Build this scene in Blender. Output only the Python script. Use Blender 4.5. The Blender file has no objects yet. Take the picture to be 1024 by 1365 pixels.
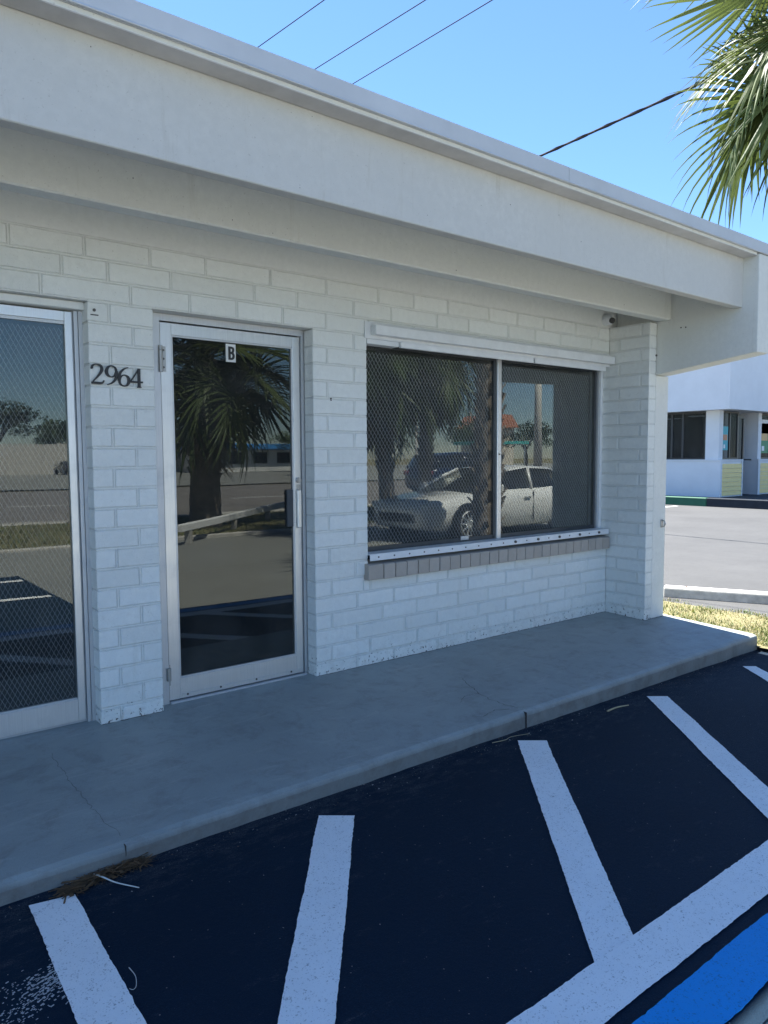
import bpy, bmesh, math, random
from mathutils import Vector, Matrix, Euler
R = random.Random(7)
C = bpy.context.scene.collection
sc = bpy.context.scene
PI = math.pi

# ------------------------------------------------------------------ camera
cam = bpy.data.cameras.new('camera'); camo = bpy.data.objects.new('camera', cam); C.objects.link(camo)
cam.sensor_fit = 'HORIZONTAL'; cam.sensor_width = 36.0; cam.lens = 982.31 / 1024 * 36
cam.clip_start = 0.05; cam.clip_end = 2000
yaw, pit, rol = 0.673024, -0.073766, -0.0056307
fw = Vector((math.sin(yaw)*math.cos(pit), math.cos(yaw)*math.cos(pit), math.sin(pit)))
rt = Vector((math.cos(yaw), -math.sin(yaw), 0)); up = rt.cross(fw)
r2 = rt*math.cos(rol) + up*math.sin(rol); u2 = -rt*math.sin(rol) + up*math.cos(rol)
M = Matrix((r2, u2, -fw)).transposed().to_4x4(); M.translation = Vector((-1.14534, -3.73694, 1.34007))
camo.matrix_world = M
sc.camera = camo

# ------------------------------------------------------------------ sky and sun
SUNV = Vector((0.04, 0.567, 1.0)).normalized()
elev = math.asin(SUNV.z); azim = math.atan2(SUNV.x, SUNV.y)
w = bpy.data.worlds.new('World'); sc.world = w; w.use_nodes = True
nt = w.node_tree; bg = nt.nodes['Background']
sky = nt.nodes.new('ShaderNodeTexSky'); sky.sky_type = 'NISHITA'; sky.sun_disc = False
sky.sun_elevation = elev; sky.sun_rotation = azim; sky.altitude = 0; sky.air_density = 1.0; sky.dust_density = 0.0; sky.ozone_density = 10.0
nt.links.new(sky.outputs[0], bg.inputs[0]); bg.inputs[1].default_value = 0.066
sl = bpy.data.lights.new('sun', 'SUN'); sl.energy = 5.0; sl.angle = math.radians(0.5); sl.color = (1.0, 0.975, 0.92)
so = bpy.data.objects.new('sun', sl); C.objects.link(so); so.rotation_euler = SUNV.to_track_quat('Z', 'Y').to_euler()
so.location = (0, 20, 40)
sc.view_settings.view_transform = 'Standard'; sc.view_settings.look = 'None'
sc.view_settings.exposure = 2.06; sc.view_settings.gamma = 1.0; sc.view_settings.use_curve_mapping = False
sc.cycles.use_denoising = True
sc.cycles.max_bounces = 10; sc.cycles.transparent_max_bounces = 16

# ------------------------------------------------------------------ material helpers
def newmat(name):
    m = bpy.data.materials.new(name); m.use_nodes = True
    n = m.node_tree.nodes; l = m.node_tree.links
    return m, n, l, n['Principled BSDF']
def noise(n, l, vec, scale, detail=4, rough=0.6, dist=0.0):
    t = n.new('ShaderNodeTexNoise'); t.inputs['Scale'].default_value = scale; t.inputs['Detail'].default_value = detail
    t.inputs['Roughness'].default_value = rough; t.inputs['Distortion'].default_value = dist
    l.new(vec, t.inputs['Vector']); return t.outputs['Fac']
def ramp(n, l, fac, p0, p1, c0=(0,0,0,1), c1=(1,1,1,1)):
    r = n.new('ShaderNodeValToRGB'); e = r.color_ramp.elements
    e[0].position = p0; e[1].position = p1; e[0].color = c0; e[1].color = c1
    l.new(fac, r.inputs['Fac']); return r.outputs['Color']
def mixc(n, l, fac, a, b, mode='MIX'):
    x = n.new('ShaderNodeMix'); x.data_type = 'RGBA'; x.blend_type = mode
    for s, v in ((x.inputs[6], a), (x.inputs[7], b)):
        if isinstance(v, tuple): s.default_value = (*v[:3], 1)
        else: l.new(v, s)
    if isinstance(fac, (int, float)): x.inputs[0].default_value = fac
    else: l.new(fac, x.inputs[0])
    return x.outputs[2]
def bump(n, l, bsdf, h, strength, dist=0.003, prev=None):
    b = n.new('ShaderNodeBump'); b.inputs['Strength'].default_value = strength; b.inputs['Distance'].default_value = dist
    l.new(h, b.inputs['Height'])
    if prev is not None: l.new(prev, b.inputs['Normal'])
    l.new(b.outputs[0], bsdf.inputs['Normal']); return b.outputs[0]
def mathn(n, l, op, a, b=0.0, clamp=False):
    x = n.new('ShaderNodeMath'); x.operation = op; x.use_clamp = clamp
    for s, v in ((x.inputs[0], a), (x.inputs[1], b)):
        if isinstance(v, (int, float)): s.default_value = v
        else: l.new(v, s)
    return x.outputs[0]
def pos(n):
    return n.new('ShaderNodeNewGeometry').outputs['Position']
def objc(n):
    return n.new('ShaderNodeTexCoord').outputs['Object']
def sepz(n, l, v):
    s = n.new('ShaderNodeSeparateXYZ'); l.new(v, s.inputs[0]); return s.outputs

def simple(name, col, rough=0.6, metal=0.0, var=0.12, scale=6.0, bmp=0.0, bscale=80, spec=0.5, obj=False, coat=0.0):
    m, n, l, b = newmat(name)
    v = objc(n) if obj else pos(n)
    f = noise(n, l, v, scale, 5)
    c = mixc(n, l, ramp(n, l, f, 0.3, 0.7), tuple(x*(1-var) for x in col), tuple(min(1, x*(1+var)) for x in col))
    l.new(c, b.inputs['Base Color'])
    b.inputs['Roughness'].default_value = rough; b.inputs['Metallic'].default_value = metal
    b.inputs['Specular IOR Level'].default_value = spec; b.inputs['Coat Weight'].default_value = coat
    if bmp: bump(n, l, b, noise(n, l, v, bscale, 4), bmp)
    return m

def painted_masonry(name, col, rough, fine, big, pits=True, dirt=True, chip_z=None, streak=0.35):
    m, n, l, b = newmat(name); P = pos(n)
    f1 = noise(n, l, P, 2.2, 5, 0.65); f2 = noise(n, l, P, 26, 5, 0.7)
    c = mixc(n, l, ramp(n, l, f1, 0.35, 0.72), tuple(x*0.93 for x in col), col)
    c = mixc(n, l, ramp(n, l, f2, 0.40, 0.64), tuple(x*0.91 for x in col), c)
    if dirt:
        s = n.new('ShaderNodeMapping'); s.inputs['Scale'].default_value = (9, 9, 0.9); l.new(P, s.inputs['Vector'])
        st = noise(n, l, s.outputs[0], 1.0, 6, 0.75)
        c = mixc(n, l, mathn(n, l, 'MULTIPLY', ramp(n, l, st, 0.60, 0.8), streak), c, (col[0]*0.62, col[1]*0.58, col[2]*0.5))
    sp = noise(n, l, P, 95, 3, 0.6)
    c = mixc(n, l, mathn(n, l, 'MULTIPLY', ramp(n, l, sp, 0.66, 0.73), 0.5), c, (0.3, 0.28, 0.25))
    if chip_z:
        z = sepz(n, l, P)[2]
        low = mathn(n, l, 'SUBTRACT', 1.0, mathn(n, l, 'DIVIDE', z, chip_z), True)
        ch = noise(n, l, P, 42, 6, 0.7)
        k = ramp(n, l, mathn(n, l, 'ADD', ch, mathn(n, l, 'MULTIPLY', low, 0.19)), 0.755, 0.79)
        c = mixc(n, l, k, c, (0.05, 0.045, 0.04))
        sp2 = noise(n, l, P, 16, 5, 0.7)
        k2 = mathn(n, l, 'MULTIPLY', ramp(n, l, mathn(n, l, 'ADD', sp2, mathn(n, l, 'MULTIPLY', low, 0.14)), 0.60, 0.85), 0.3)
        c = mixc(n, l, k2, c, (0.33, 0.29, 0.24))
    oi = n.new('ShaderNodeObjectInfo'); c = mixc(n, l, mathn(n, l, 'MULTIPLY', oi.outputs['Random'], 0.5 if pits else 0.0), c, mixc(n, l, 1.0, c, (0.86, 0.85, 0.83), 'MULTIPLY'))
    l.new(c, b.inputs['Base Color']); b.inputs['Roughness'].default_value = rough; b.inputs['Specular IOR Level'].default_value = 0.35
    h1 = noise(n, l, P, 130, 5, 0.65); h2 = noise(n, l, P, 17, 4, 0.6)
    nn = bump(n, l, b, h2, big, 0.006)
    nn = bump(n, l, b, h1, fine, 0.003, nn)
    if pits:
        v = n.new('ShaderNodeTexVoronoi'); v.inputs['Scale'].default_value = 48; l.new(P, v.inputs['Vector'])
        pk = ramp(n, l, v.outputs['Distance'], 0.06, 0.2)
        bump(n, l, b, pk, 0.35, 0.002, nn)
    return m

brick_m = painted_masonry('painted_brick', (0.83, 0.845, 0.81), 0.55, 0.9, 0.8, chip_z=0.32)
stucco_m = painted_masonry('painted_stucco', (0.78, 0.785, 0.745), 0.6, 0.35, 0.25, pits=False)
fascia_m = painted_masonry('painted_fascia', (0.60, 0.59, 0.55), 0.5, 0.35, 0.22, pits=False, streak=0.6)
beam_m = painted_masonry('painted_beam', (0.735, 0.74, 0.69), 0.6, 0.3, 0.2, pits=False, streak=0.55)
sill_m = painted_masonry('tan_sill', (0.47, 0.415, 0.36), 0.65, 0.5, 0.35, pits=True, dirt=False)
white_metal = simple('white_metal', (0.72, 0.73, 0.73), 0.4, 0, 0.06, 12, 0.03)
drip_m = simple('drip_metal', (0.52, 0.54, 0.555), 0.38, 0.0, 0.07, 3, 0.03)
dark_m = simple('dark_rubber', (0.02, 0.02, 0.022), 0.6)
black_m = simple('black_paint', (0.018, 0.018, 0.02), 0.45)
screw_m = simple('screw_steel', (0.10, 0.095, 0.09), 0.5, 0.6)
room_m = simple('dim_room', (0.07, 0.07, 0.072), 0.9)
mortar_m = painted_masonry('painted_mortar', (0.71, 0.72, 0.69), 0.7, 0.5, 0.4, chip_z=0.32)

def alu(name, col, rough):
    m, n, l, b = newmat(name); P = pos(n)
    s = n.new('ShaderNodeMapping'); s.inputs['Scale'].default_value = (60, 60, 1.5); l.new(P, s.inputs['Vector'])
    f = noise(n, l, s.outputs[0], 3, 5, 0.7); g = noise(n, l, P, 7, 5, 0.7)
    c = mixc(n, l, ramp(n, l, f, 0.3, 0.7), tuple(x*0.88 for x in col), col)
    c = mixc(n, l, mathn(n, l, 'MULTIPLY', ramp(n, l, g, 0.55, 0.75), 0.3), c, tuple(x*0.6 for x in col))
    l.new(c, b.inputs['Base Color']); b.inputs['Metallic'].default_value = 0.85
    r = mathn(n, l, 'ADD', mathn(n, l, 'MULTIPLY', g, 0.25), rough - 0.1); l.new(r, b.inputs['Roughness'])
    bump(n, l, b, f, 0.05, 0.002)
    return m
alu_m = alu('aluminium', (0.74, 0.74, 0.73), 0.38)
alu_dull = alu('dull_aluminium', (0.62, 0.63, 0.64), 0.5)
steel_m = alu('hinge_steel', (0.45, 0.44, 0.42), 0.42)

def glass(name, tint, base_refl, rough=0.0, fs=1.0):
    m = bpy.data.materials.new(name); m.use_nodes = True; n = m.node_tree.nodes; l = m.node_tree.links
    n.remove(n['Principled BSDF']); out = n['Material Output']
    tr = n.new('ShaderNodeBsdfTransparent'); tr.inputs[0].default_value = (*tint, 1)
    gl = n.new('ShaderNodeBsdfGlossy'); gl.inputs['Roughness'].default_value = rough; gl.inputs[0].default_value = (0.90, 0.92, 0.84, 1)
    fr = n.new('ShaderNodeFresnel'); bf = n.new('ShaderNodeNewGeometry').outputs['Backfacing']
    l.new(mathn(n, l, 'ADD', mathn(n, l, 'MULTIPLY', bf, 1/1.5-1.5), 1.5), fr.inputs[0])      # the same reflectance on both sides of the pane
    wv = noise(n, l, pos(n), 1.3, 2); bp = n.new('ShaderNodeBump'); bp.inputs['Strength'].default_value = 0.02; bp.inputs['Distance'].default_value = 0.02
    l.new(wv, bp.inputs['Height']); l.new(bp.outputs[0], gl.inputs['Normal'])
    k = mathn(n, l, 'ADD', mathn(n, l, 'MULTIPLY', fr.outputs[0], fs), base_refl, True)
    mx = n.new('ShaderNodeMixShader'); l.new(k, mx.inputs[0]); l.new(tr.outputs[0], mx.inputs[1]); l.new(gl.outputs[0], mx.inputs[2])
    # a little film of dust on the pane
    df = n.new('ShaderNodeBsdfDiffuse'); df.inputs[0].default_value = (0.4, 0.4, 0.38, 1)
    du = ramp(n, l, noise(n, l, pos(n), 3.0, 6, 0.7), 0.45, 0.9); dk = mathn(n, l, 'ADD', mathn(n, l, 'MULTIPLY', du, 0.08), 0.034)
    m2 = n.new('ShaderNodeMixShader'); l.new(dk, m2.inputs[0]); l.new(mx.outputs[0], m2.inputs[1]); l.new(df.outputs[0], m2.inputs[2])
    l.new(m2.outputs[0], out.inputs['Surface'])
    return m
glass_m = glass('tinted_glass', (0.84, 0.86, 0.87), 0.012, 0.006)
shop_glass = glass('shop_glass', (0.62, 0.64, 0.66), -0.003, fs=0.15)
film_glass = glass('film_glass', (0.30, 0.33, 0.36), 0.020, 0.008)

# ground materials
def sealcoat():
    m, n, l, b = newmat('sealcoated_asphalt'); P = pos(n)
    f = noise(n, l, P, 1.4, 6, 0.7); g = noise(n, l, P, 260, 3, 0.7)
    c = mixc(n, l, ramp(n, l, f, 0.35, 0.7), (0.003, 0.016, 0.035), (0.005, 0.023, 0.047))
    c = mixc(n, l, ramp(n, l, g, 0.38, 0.66), (0.002, 0.0105, 0.023), c); c = mixc(n, l, mathn(n, l, 'MULTIPLY', ramp(n, l, g, 0.60, 0.75), 0.6), c, (0.018, 0.042, 0.068))
    # pale grit
    v = n.new('ShaderNodeTexVoronoi'); v.inputs['Scale'].default_value = 75; l.new(P, v.inputs['Vector'])
    pick = sepz(n, l, v.outputs['Color'])[0]
    gr = mathn(n, l, 'MULTIPLY', mathn(n, l, 'LESS_THAN', v.outputs['Distance'], 0.16), mathn(n, l, 'GREATER_THAN', pick, 0.975))
    c = mixc(n, l, mathn(n, l, 'MULTIPLY', gr, 0.6), c, (0.34, 0.32, 0.29))
    # dusty scuffs, mainly next to the kerb
    y = sepz(n, l, P)[1]
    near = mathn(n, l, 'MULTIPLY', mathn(n, l, 'ADD', y, 1.55), 2.4, True)
    sc_ = n.new('ShaderNodeMapping'); sc_.inputs['Scale'].default_value = (3.5, 9, 1); sc_.inputs['Rotation'].default_value = (0, 0, 0.25); l.new(P, sc_.inputs['Vector'])
    d = noise(n, l, sc_.outputs[0], 2.2, 8, 0.82)
    k = ramp(n, l, mathn(n, l, 'ADD', d, mathn(n, l, 'MULTIPLY', near, 0.16)), 0.58, 0.80)
    k = mathn(n, l, 'MULTIPLY', k, ramp(n, l, g, 0.40, 0.62))
    c = mixc(n, l, mathn(n, l, 'MULTIPLY', k, 0.55), c, (0.16, 0.16, 0.155))
    l.new(c, b.inputs['Base Color']); b.inputs['Roughness'].default_value = 0.72; b.inputs['Specular IOR Level'].default_value = 0.15
    nn = bump(n, l, b, g, 0.5, 0.003); bump(n, l, b, noise(n, l, P, 60, 4), 0.3, 0.006, nn)
    return m
seal_m = sealcoat()
def old_asphalt(name, c0, c1):
    m, n, l, b = newmat(name); P = pos(n)
    f = noise(n, l, P, 0.6, 6, 0.7); g = noise(n, l, P, 90, 4, 0.8); h = noise(n, l, P, 9, 6, 0.8)
    c = mixc(n, l, ramp(n, l, f, 0.3, 0.7), c0, c1)
    c = mixc(n, l, mathn(n, l, 'MULTIPLY', ramp(n, l, g, 0.45, 0.7), 0.5), c, tuple(x*1.5 for x in c1))
    c = mixc(n, l, mathn(n, l, 'MULTIPLY', ramp(n, l, h, 0.5, 0.75), 0.4), c, tuple(x*0.7 for x in c0))
    l.new(c, b.inputs['Base Color']); b.inputs['Roughness'].default_value = 0.85; b.inputs['Specular IOR Level'].default_value = 0.25
    bump(n, l, b, g, 0.6, 0.004)
    return m
asph_m = old_asphalt('old_asphalt', (0.19, 0.192, 0.177), (0.25, 0.253, 0.232))
side_m = old_asphalt('side_lot_asphalt', (0.060, 0.060, 0.061), (0.083, 0.083, 0.083))
road_m = old_asphalt('road_surface', (0.16, 0.15, 0.14), (0.22, 0.205, 0.19))
def paint(name, col):
    m, n, l, b = newmat(name); P = pos(n)
    f = noise(n, l, P, 5, 5, 0.7); g = noise(n, l, P, 170, 3, 0.75); s = noise(n, l, P, 48, 5, 0.8)
    c = mixc(n, l, ramp(n, l, f, 0.35, 0.7), tuple(x*0.94 for x in col), col)
    c = mixc(n, l, ramp(n, l, mathn(n, l, 'ADD', mathn(n, l, 'MULTIPLY', g, 0.65), mathn(n, l, 'MULTIPLY', s, 0.45)), 0.615, 0.66), c, tuple(x*0.48 for x in col))
    c = mixc(n, l, mathn(n, l, 'MULTIPLY', ramp(n, l, noise(n, l, P, 11, 7, 0.8, 0.5), 0.60, 0.80), 0.30), c, tuple(x*0.5 for x in col))
    l.new(c, b.inputs['Base Color']); b.inputs['Roughness'].default_value = 0.6; b.inputs['Specular IOR Level'].default_value = 0.25
    nn = bump(n, l, b, g, 0.5, 0.003); bump(n, l, b, noise(n, l, P, 40, 4), 0.35, 0.004, nn)
    return m
line_m = paint('white_line_paint', (0.88, 0.88, 0.865))
blue_m = paint('blue_line_paint', (0.001, 0.29, 0.72))
def walkmat():
    m, n, l, b = newmat('painted_concrete'); P = pos(n)
    f = noise(n, l, P, 1.7, 6, 0.7, 0.6); g = noise(n, l, P, 7, 7, 0.75, 0.4); h = noise(n, l, P, 150, 3, 0.7)
    c = mixc(n, l, ramp(n, l, f, 0.3, 0.72), (0.265, 0.29, 0.28), (0.345, 0.375, 0.36))
    c = mixc(n, l, mathn(n, l, 'MULTIPLY', ramp(n, l, g, 0.50, 0.70), 0.55), c, (0.20, 0.20, 0.18))
    ms = n.new('ShaderNodeMapping'); ms.inputs['Rotation'].default_value = (0, 0, 0.5); ms.inputs['Scale'].default_value = (2.2, 12, 1); l.new(P, ms.inputs['Vector'])
    sw = noise(n, l, ms.outputs[0], 1.2, 8, 0.8, 0.8)
    c = mixc(n, l, mathn(n, l, 'MULTIPLY', ramp(n, l, sw, 0.55, 0.70), 0.55), c, (0.46, 0.45, 0.43))
    sp = noise(n, l, P, 60, 5, 0.75)
    c = mixc(n, l, mathn(n, l, 'MULTIPLY', ramp(n, l, sp, 0.66, 0.73), 0.6), c, (0.09, 0.085, 0.08))
    pt = noise(n, l, P, 240, 3, 0.7); c = mixc(n, l, mathn(n, l, 'MULTIPLY', ramp(n, l, pt, 0.52, 0.70), 0.30), c, (0.15, 0.145, 0.14))
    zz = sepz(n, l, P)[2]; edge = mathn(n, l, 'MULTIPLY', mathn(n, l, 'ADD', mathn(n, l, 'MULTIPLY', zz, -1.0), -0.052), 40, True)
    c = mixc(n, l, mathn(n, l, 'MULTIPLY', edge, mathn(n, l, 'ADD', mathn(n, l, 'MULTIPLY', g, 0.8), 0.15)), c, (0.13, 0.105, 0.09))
    l.new(c, b.inputs['Base Color'])
    r = mathn(n, l, 'ADD', mathn(n, l, 'MULTIPLY', g, 0.25), 0.42); l.new(r, b.inputs['Roughness']); b.inputs['Specular IOR Level'].default_value = 0.35
    nn = bump(n, l, b, h, 0.25, 0.002); bump(n, l, b, noise(n, l, P, 22, 5), 0.25, 0.006, nn)
    return m
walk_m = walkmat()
crack_m = simple('crack_dirt', (0.045, 0.04, 0.037), 0.95)
soil_m = simple('soil', (0.17, 0.15, 0.07), 0.95, 0, 0.35, 14, 0.6, 60)
verge_m = simple('dry_turf', (0.15, 0.14, 0.06), 0.95, 0, 0.4, 5, 0.6, 50)
concrete_m = simple('pale_concrete', (0.46, 0.44, 0.40), 0.85, 0, 0.15, 9, 0.4, 90)

# ------------------------------------------------------------------ mesh helpers
class MB:
    def __init__(s): s.v = []; s.f = []; s.m = []
    def poly(s, pts, mi=0):
        i = len(s.v); s.v += [tuple(p) for p in pts]; s.f.append(tuple(range(i, i+len(pts)))); s.m.append(mi)
    def add(s, vs, fs, mi=0):
        i = len(s.v); s.v += [tuple(p) for p in vs]
        for f in fs: s.f.append(tuple(i+k for k in f)); s.m.append(mi)
    def box(s, x0, x1, y0, y1, z0, z1, b=0.0, mi=0):
        if b <= 0:
            s.add([(x0,y0,z0),(x1,y0,z0),(x1,y1,z0),(x0,y1,z0),(x0,y0,z1),(x1,y0,z1),(x1,y1,z1),(x0,y1,z1)],
                  [(0,3,2,1),(4,5,6,7),(0,1,5,4),(1,2,6,5),(2,3,7,6),(3,0,4,7)], mi); return
        bm = bmesh.new(); bmesh.ops.create_cube(bm, size=1)
        for v in bm.verts: v.co = Vector(((x0+x1)/2+v.co.x*(x1-x0), (y0+y1)/2+v.co.y*(y1-y0), (z0+z1)/2+v.co.z*(z1-z0)))
        bmesh.ops.bevel(bm, geom=bm.edges[:], offset=b, segments=1, affect='EDGES', profile=0.5)
        bm.verts.index_update()
        s.add([v.co[:] for v in bm.verts], [[v.index for v in f.verts] for f in bm.faces], mi); bm.free()
    def tube(s, pts, rad, n=8, mi=0, cap=True):
        pts = [Vector(p) for p in pts]; rads = rad if isinstance(rad, (list, tuple)) else [rad]*len(pts)
        base = len(s.v); ref = None
        for i, p in enumerate(pts):
            t = (pts[min(i+1, len(pts)-1)] - pts[max(i-1, 0)]).normalized()
            if ref is None: ref = t.orthogonal().normalized()
            a = (ref - t*ref.dot(t)).normalized(); ref = a; bb = t.cross(a)
            for k in range(n):
                an = 2*PI*k/n; s.v.append(tuple(p + (a*math.cos(an)+bb*math.sin(an))*rads[i]))
        for i in range(len(pts)-1):
            for k in range(n):
                s.f.append((base+i*n+k, base+i*n+(k+1)%n, base+(i+1)*n+(k+1)%n, base+(i+1)*n+k)); s.m.append(mi)
        if cap:
            s.f.append(tuple(base+k for k in range(n))[::-1]); s.m.append(mi)
            s.f.append(tuple(base+(len(pts)-1)*n+k for k in range(n))); s.m.append(mi)
    def cyl(s, p0, p1, r, n=12, mi=0): s.tube([p0, p1], r, n, mi)
    def prism(s, poly, axis, a, b, mi=0):      # poly in the two other axes, extruded along axis from a to b
        def P(q, t): return {0: (t, q[0], q[1]), 1: (q[0], t, q[1]), 2: (q[0], q[1], t)}[axis]
        n = len(poly); i = len(s.v)
        s.v += [P(q, a) for q in poly] + [P(q, b) for q in poly]
        s.f.append(tuple(i+k for k in range(n))); s.f.append(tuple(i+n+k for k in reversed(range(n)))); s.m += [mi, mi]
        for k in range(n): s.f.append((i+k, i+n+k, i+n+(k+1)%n, i+(k+1)%n)); s.m.append(mi)
    def mesh(s, name, mats, smooth=False):
        me = bpy.data.meshes.new(name); me.from_pydata(s.v, [], s.f)
        for m in (mats if isinstance(mats, (list, tuple)) else [mats]): me.materials.append(m)
        if len(set(s.m)) > 1: me.polygons.foreach_set('material_index', s.m)
        if smooth: me.polygons.foreach_set('use_smooth', [True]*len(me.polygons))
        bm = bmesh.new(); bm.from_mesh(me); bmesh.ops.recalc_face_normals(bm, faces=bm.faces); bm.to_mesh(me); bm.free()
        me.update(); return me
    def build(s, name, mats, parent=None, smooth=False, loc=None):
        o = bpy.data.objects.new(name, s.mesh(name, mats, smooth)); C.objects.link(o)
        if parent is not None: o.parent = parent
        if loc is not None: o.location = loc
        return o
def rawbuild(name, mb, mats, parent=None, smooth=False):     # as build() but keeps the windings (leaf strips, wires)
    me = bpy.data.meshes.new(name); me.from_pydata(mb.v, [], mb.f)
    for m in (mats if isinstance(mats, (list, tuple)) else [mats]): me.materials.append(m)
    if len(set(mb.m)) > 1: me.polygons.foreach_set('material_index', mb.m)
    if smooth: me.polygons.foreach_set('use_smooth', [True]*len(me.polygons))
    me.update(); o = bpy.data.objects.new(name, me); C.objects.link(o)
    if parent is not None: o.parent = parent
    return o
def B(name, mat, parent, *box, b=0.0, **k):
    mb = MB(); mb.box(*box, b=b); return mb.build(name, mat, parent, **k)
def tag(o, label=None, cat=None, group=None, kind=None):
    if label: o['label'] = label
    if cat: o['category'] = cat
    if group: o['group'] = group
    if kind: o['kind'] = kind
    return o
def thing(name, label, cat, loc=(0,0,0), rz=0.0, group=None):
    o = bpy.data.objects.new(name, None); C.objects.link(o); o.location = loc; o.rotation_euler = (0, 0, rz); o.empty_display_size = 0.2
    return tag(o, label, cat, group)
def inst(name, me, parent=None, loc=None, mat=None):
    o = bpy.data.objects.new(name, me); C.objects.link(o)
    if parent is not None: o.parent = parent
    if loc is not None: o.location = loc
    if mat is not None: o.matrix_local = mat
    return o
def copy_tree(o, parent=None):
    c = o.copy(); C.objects.link(c)
    if parent is not None: c.parent = parent; c.matrix_parent_inverse = o.matrix_parent_inverse
    for ch in list(o.children): copy_tree(ch, c)
    return c

def gz(x): return -0.125 - 0.008*max(-3.0, min(5.0, x))

# ------------------------------------------------------------------ ground, lots, road
def sheet(name, x0, x1, y0, y1, dz, mat):
    xs = sorted(set([x0, x1] + [x for x in (-3.0, 5.0) if x0 < x < x1])); mb = MB()
    for a, b in zip(xs, xs[1:]): mb.poly([(a, y0, gz(a)+dz), (b, y0, gz(b)+dz), (b, y1, gz(b)+dz), (a, y1, gz(a)+dz)])
    o = mb.build(name, mat); o['kind'] = 'structure'; return o
ground = sheet('ground', -500, 500, -500, 500, -0.10, soil_m)
lot = sheet('parking_lot', -40, 60, -9.0, 45, -0.008, asph_m)
bay = sheet('parking_bay', -12, 4.80, -2.93, -0.9, 0.0, seal_m)
side_lot = sheet('side_lot', 5.70, 60, -3.0, 45, -0.003, side_m)
road = sheet('road', -300, 300, -34, -14.5, -0.03, road_m)
left_bay = sheet('parking_bay', -40, 1.0, -6.2, -2.935, -0.002, seal_m)
far_lot = sheet('far_lot', -300, 300, -110, -36, -0.03, asph_m)
verge = sheet('grass_verge', -60, 60, -13.8, -9.15, 0.03, verge_m)
strip = sheet('soil_strip', 4.58, 5.72, -1.26, 14, 0.03, soil_m)
# road markings far behind the camera
mb = MB()
for x in range(-60, 80, 9): mb.box(x, x+3.2, -22.1, -21.95, gz(9)-0.03+0.004, gz(9)-0.03+0.007)
lane = mb.build('lane_marking', line_m, road)
kerb_mb = MB(); kerb_mb.box(-60, 60, -9.15, -9.0, -0.2, gz(9)+0.06, 0.015); kb = kerb_mb.build('kerb', concrete_m); kb['kind'] = 'structure'
kerb_mb = MB(); kerb_mb.box(-60, 60, -14.3, -13.8, -0.2, gz(9)+0.07, 0.015); kb = kerb_mb.build('pavement', concrete_m); kb['kind'] = 'structure'

# painted lines on the bay
def stripe(name, pts_l, pts_r, mat, dz=0.004, seg=0.014, seed=0):
    rr = random.Random(seed); L = []; Rr = []
    a0, a1 = Vector(pts_l[0]), Vector(pts_l[1]); b0, b1 = Vector(pts_r[0]), Vector(pts_r[1])
    n = max(2, int((a1-a0).length/seg)); mb = MB(); wa = wb = 0
    na = nb = 0
    for i in range(n+1):
        t = i/n; wa = wa*0.93 + rr.gauss(0, 0.0005); wb = wb*0.93 + rr.gauss(0, 0.0005); na = rr.gauss(0, 0.0007); nb = rr.gauss(0, 0.0007)
        a = a0.lerp(a1, t); b = b0.lerp(b1, t); d = (b-a).normalized()
        if 0 < i < n: a = a + d*(wa+na); b = b + d*(wb+nb)
        L.append(a); Rr.append(b)
    for i in range(n):
        q = [L[i], Rr[i], Rr[i+1], L[i+1]]
        mb.poly([(p.x, p.y, gz(p.x)+dz) for p in q])
    return mb.build(name, mat, bay)
def ext(a, b, y): t = (y-a[1])/(b[1]-a[1]); return (a[0]+(b[0]-a[0])*t, y)
YL = -2.520; YE = -2.56
stripe('painted_stripe', [(-0.62, -1.199), ext((-0.62, -1.199), (-0.648, -1.828), YE)], [(-0.483, -1.228), ext((-0.483, -1.228), (-0.508, -1.939), YE)], line_m, seed=1)
stripe('painted_stripe', [(0.464, -1.276), ext((0.464, -1.276), (-0.244, -2.15), YE)], [(0.58, -1.369), ext((0.58, -1.369), (-0.126, -2.244), YE)], line_m, seed=2)
stripe('painted_stripe', [(1.728, -1.239), ext((1.728, -1.239), (0.598, YL), YE)], [(1.847, -1.334), ext((1.847, -1.334), (0.795, YL), YE)], line_m, seed=3)
stripe('painted_stripe', [(2.909, -1.252), ext((2.909, -1.252), (1.883, -2.438), YE)], [(3.011, -1.333), ext((3.011, -1.333), (2.10, -2.4), YE)], line_m, seed=4)
stripe('painted_stripe', [(4.049, -1.301), (2.98, YE)], [(4.124, -1.36), (3.18, YE)], line_m, seed=5)
stripe('painted_line', [(-0.70, YL), (4.72, YL)], [(-0.70, -2.678), (4.72, -2.678)], line_m, 0.006, seed=6)
stripe('painted_line', [(-0.70, -2.722), (4.72, -2.722)], [(-0.70, -2.870), (4.72, -2.870)], blue_m, seed=7)
stripe('painted_line', [(-4.2, -1.25), (-4.2, -2.9)], [(-4.06, -1.25), (-4.06, -2.9)], line_m, seed=8)
for k in range(9): stripe('painted_stripe', [(-4.2-2.7*k, -3.2), (-4.2-2.7*k, -6.0)], [(-4.09-2.7*k, -3.2), (-4.09-2.7*k, -6.0)], line_m, seed=20+k)
for k, y in enumerate((-4.4, -5.7)): stripe('painted_line', [(-20, y), (0.95, y)], [(-20, y-.12), (0.95, y-.12)], line_m, seed=40+k, seg=.2)
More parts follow.
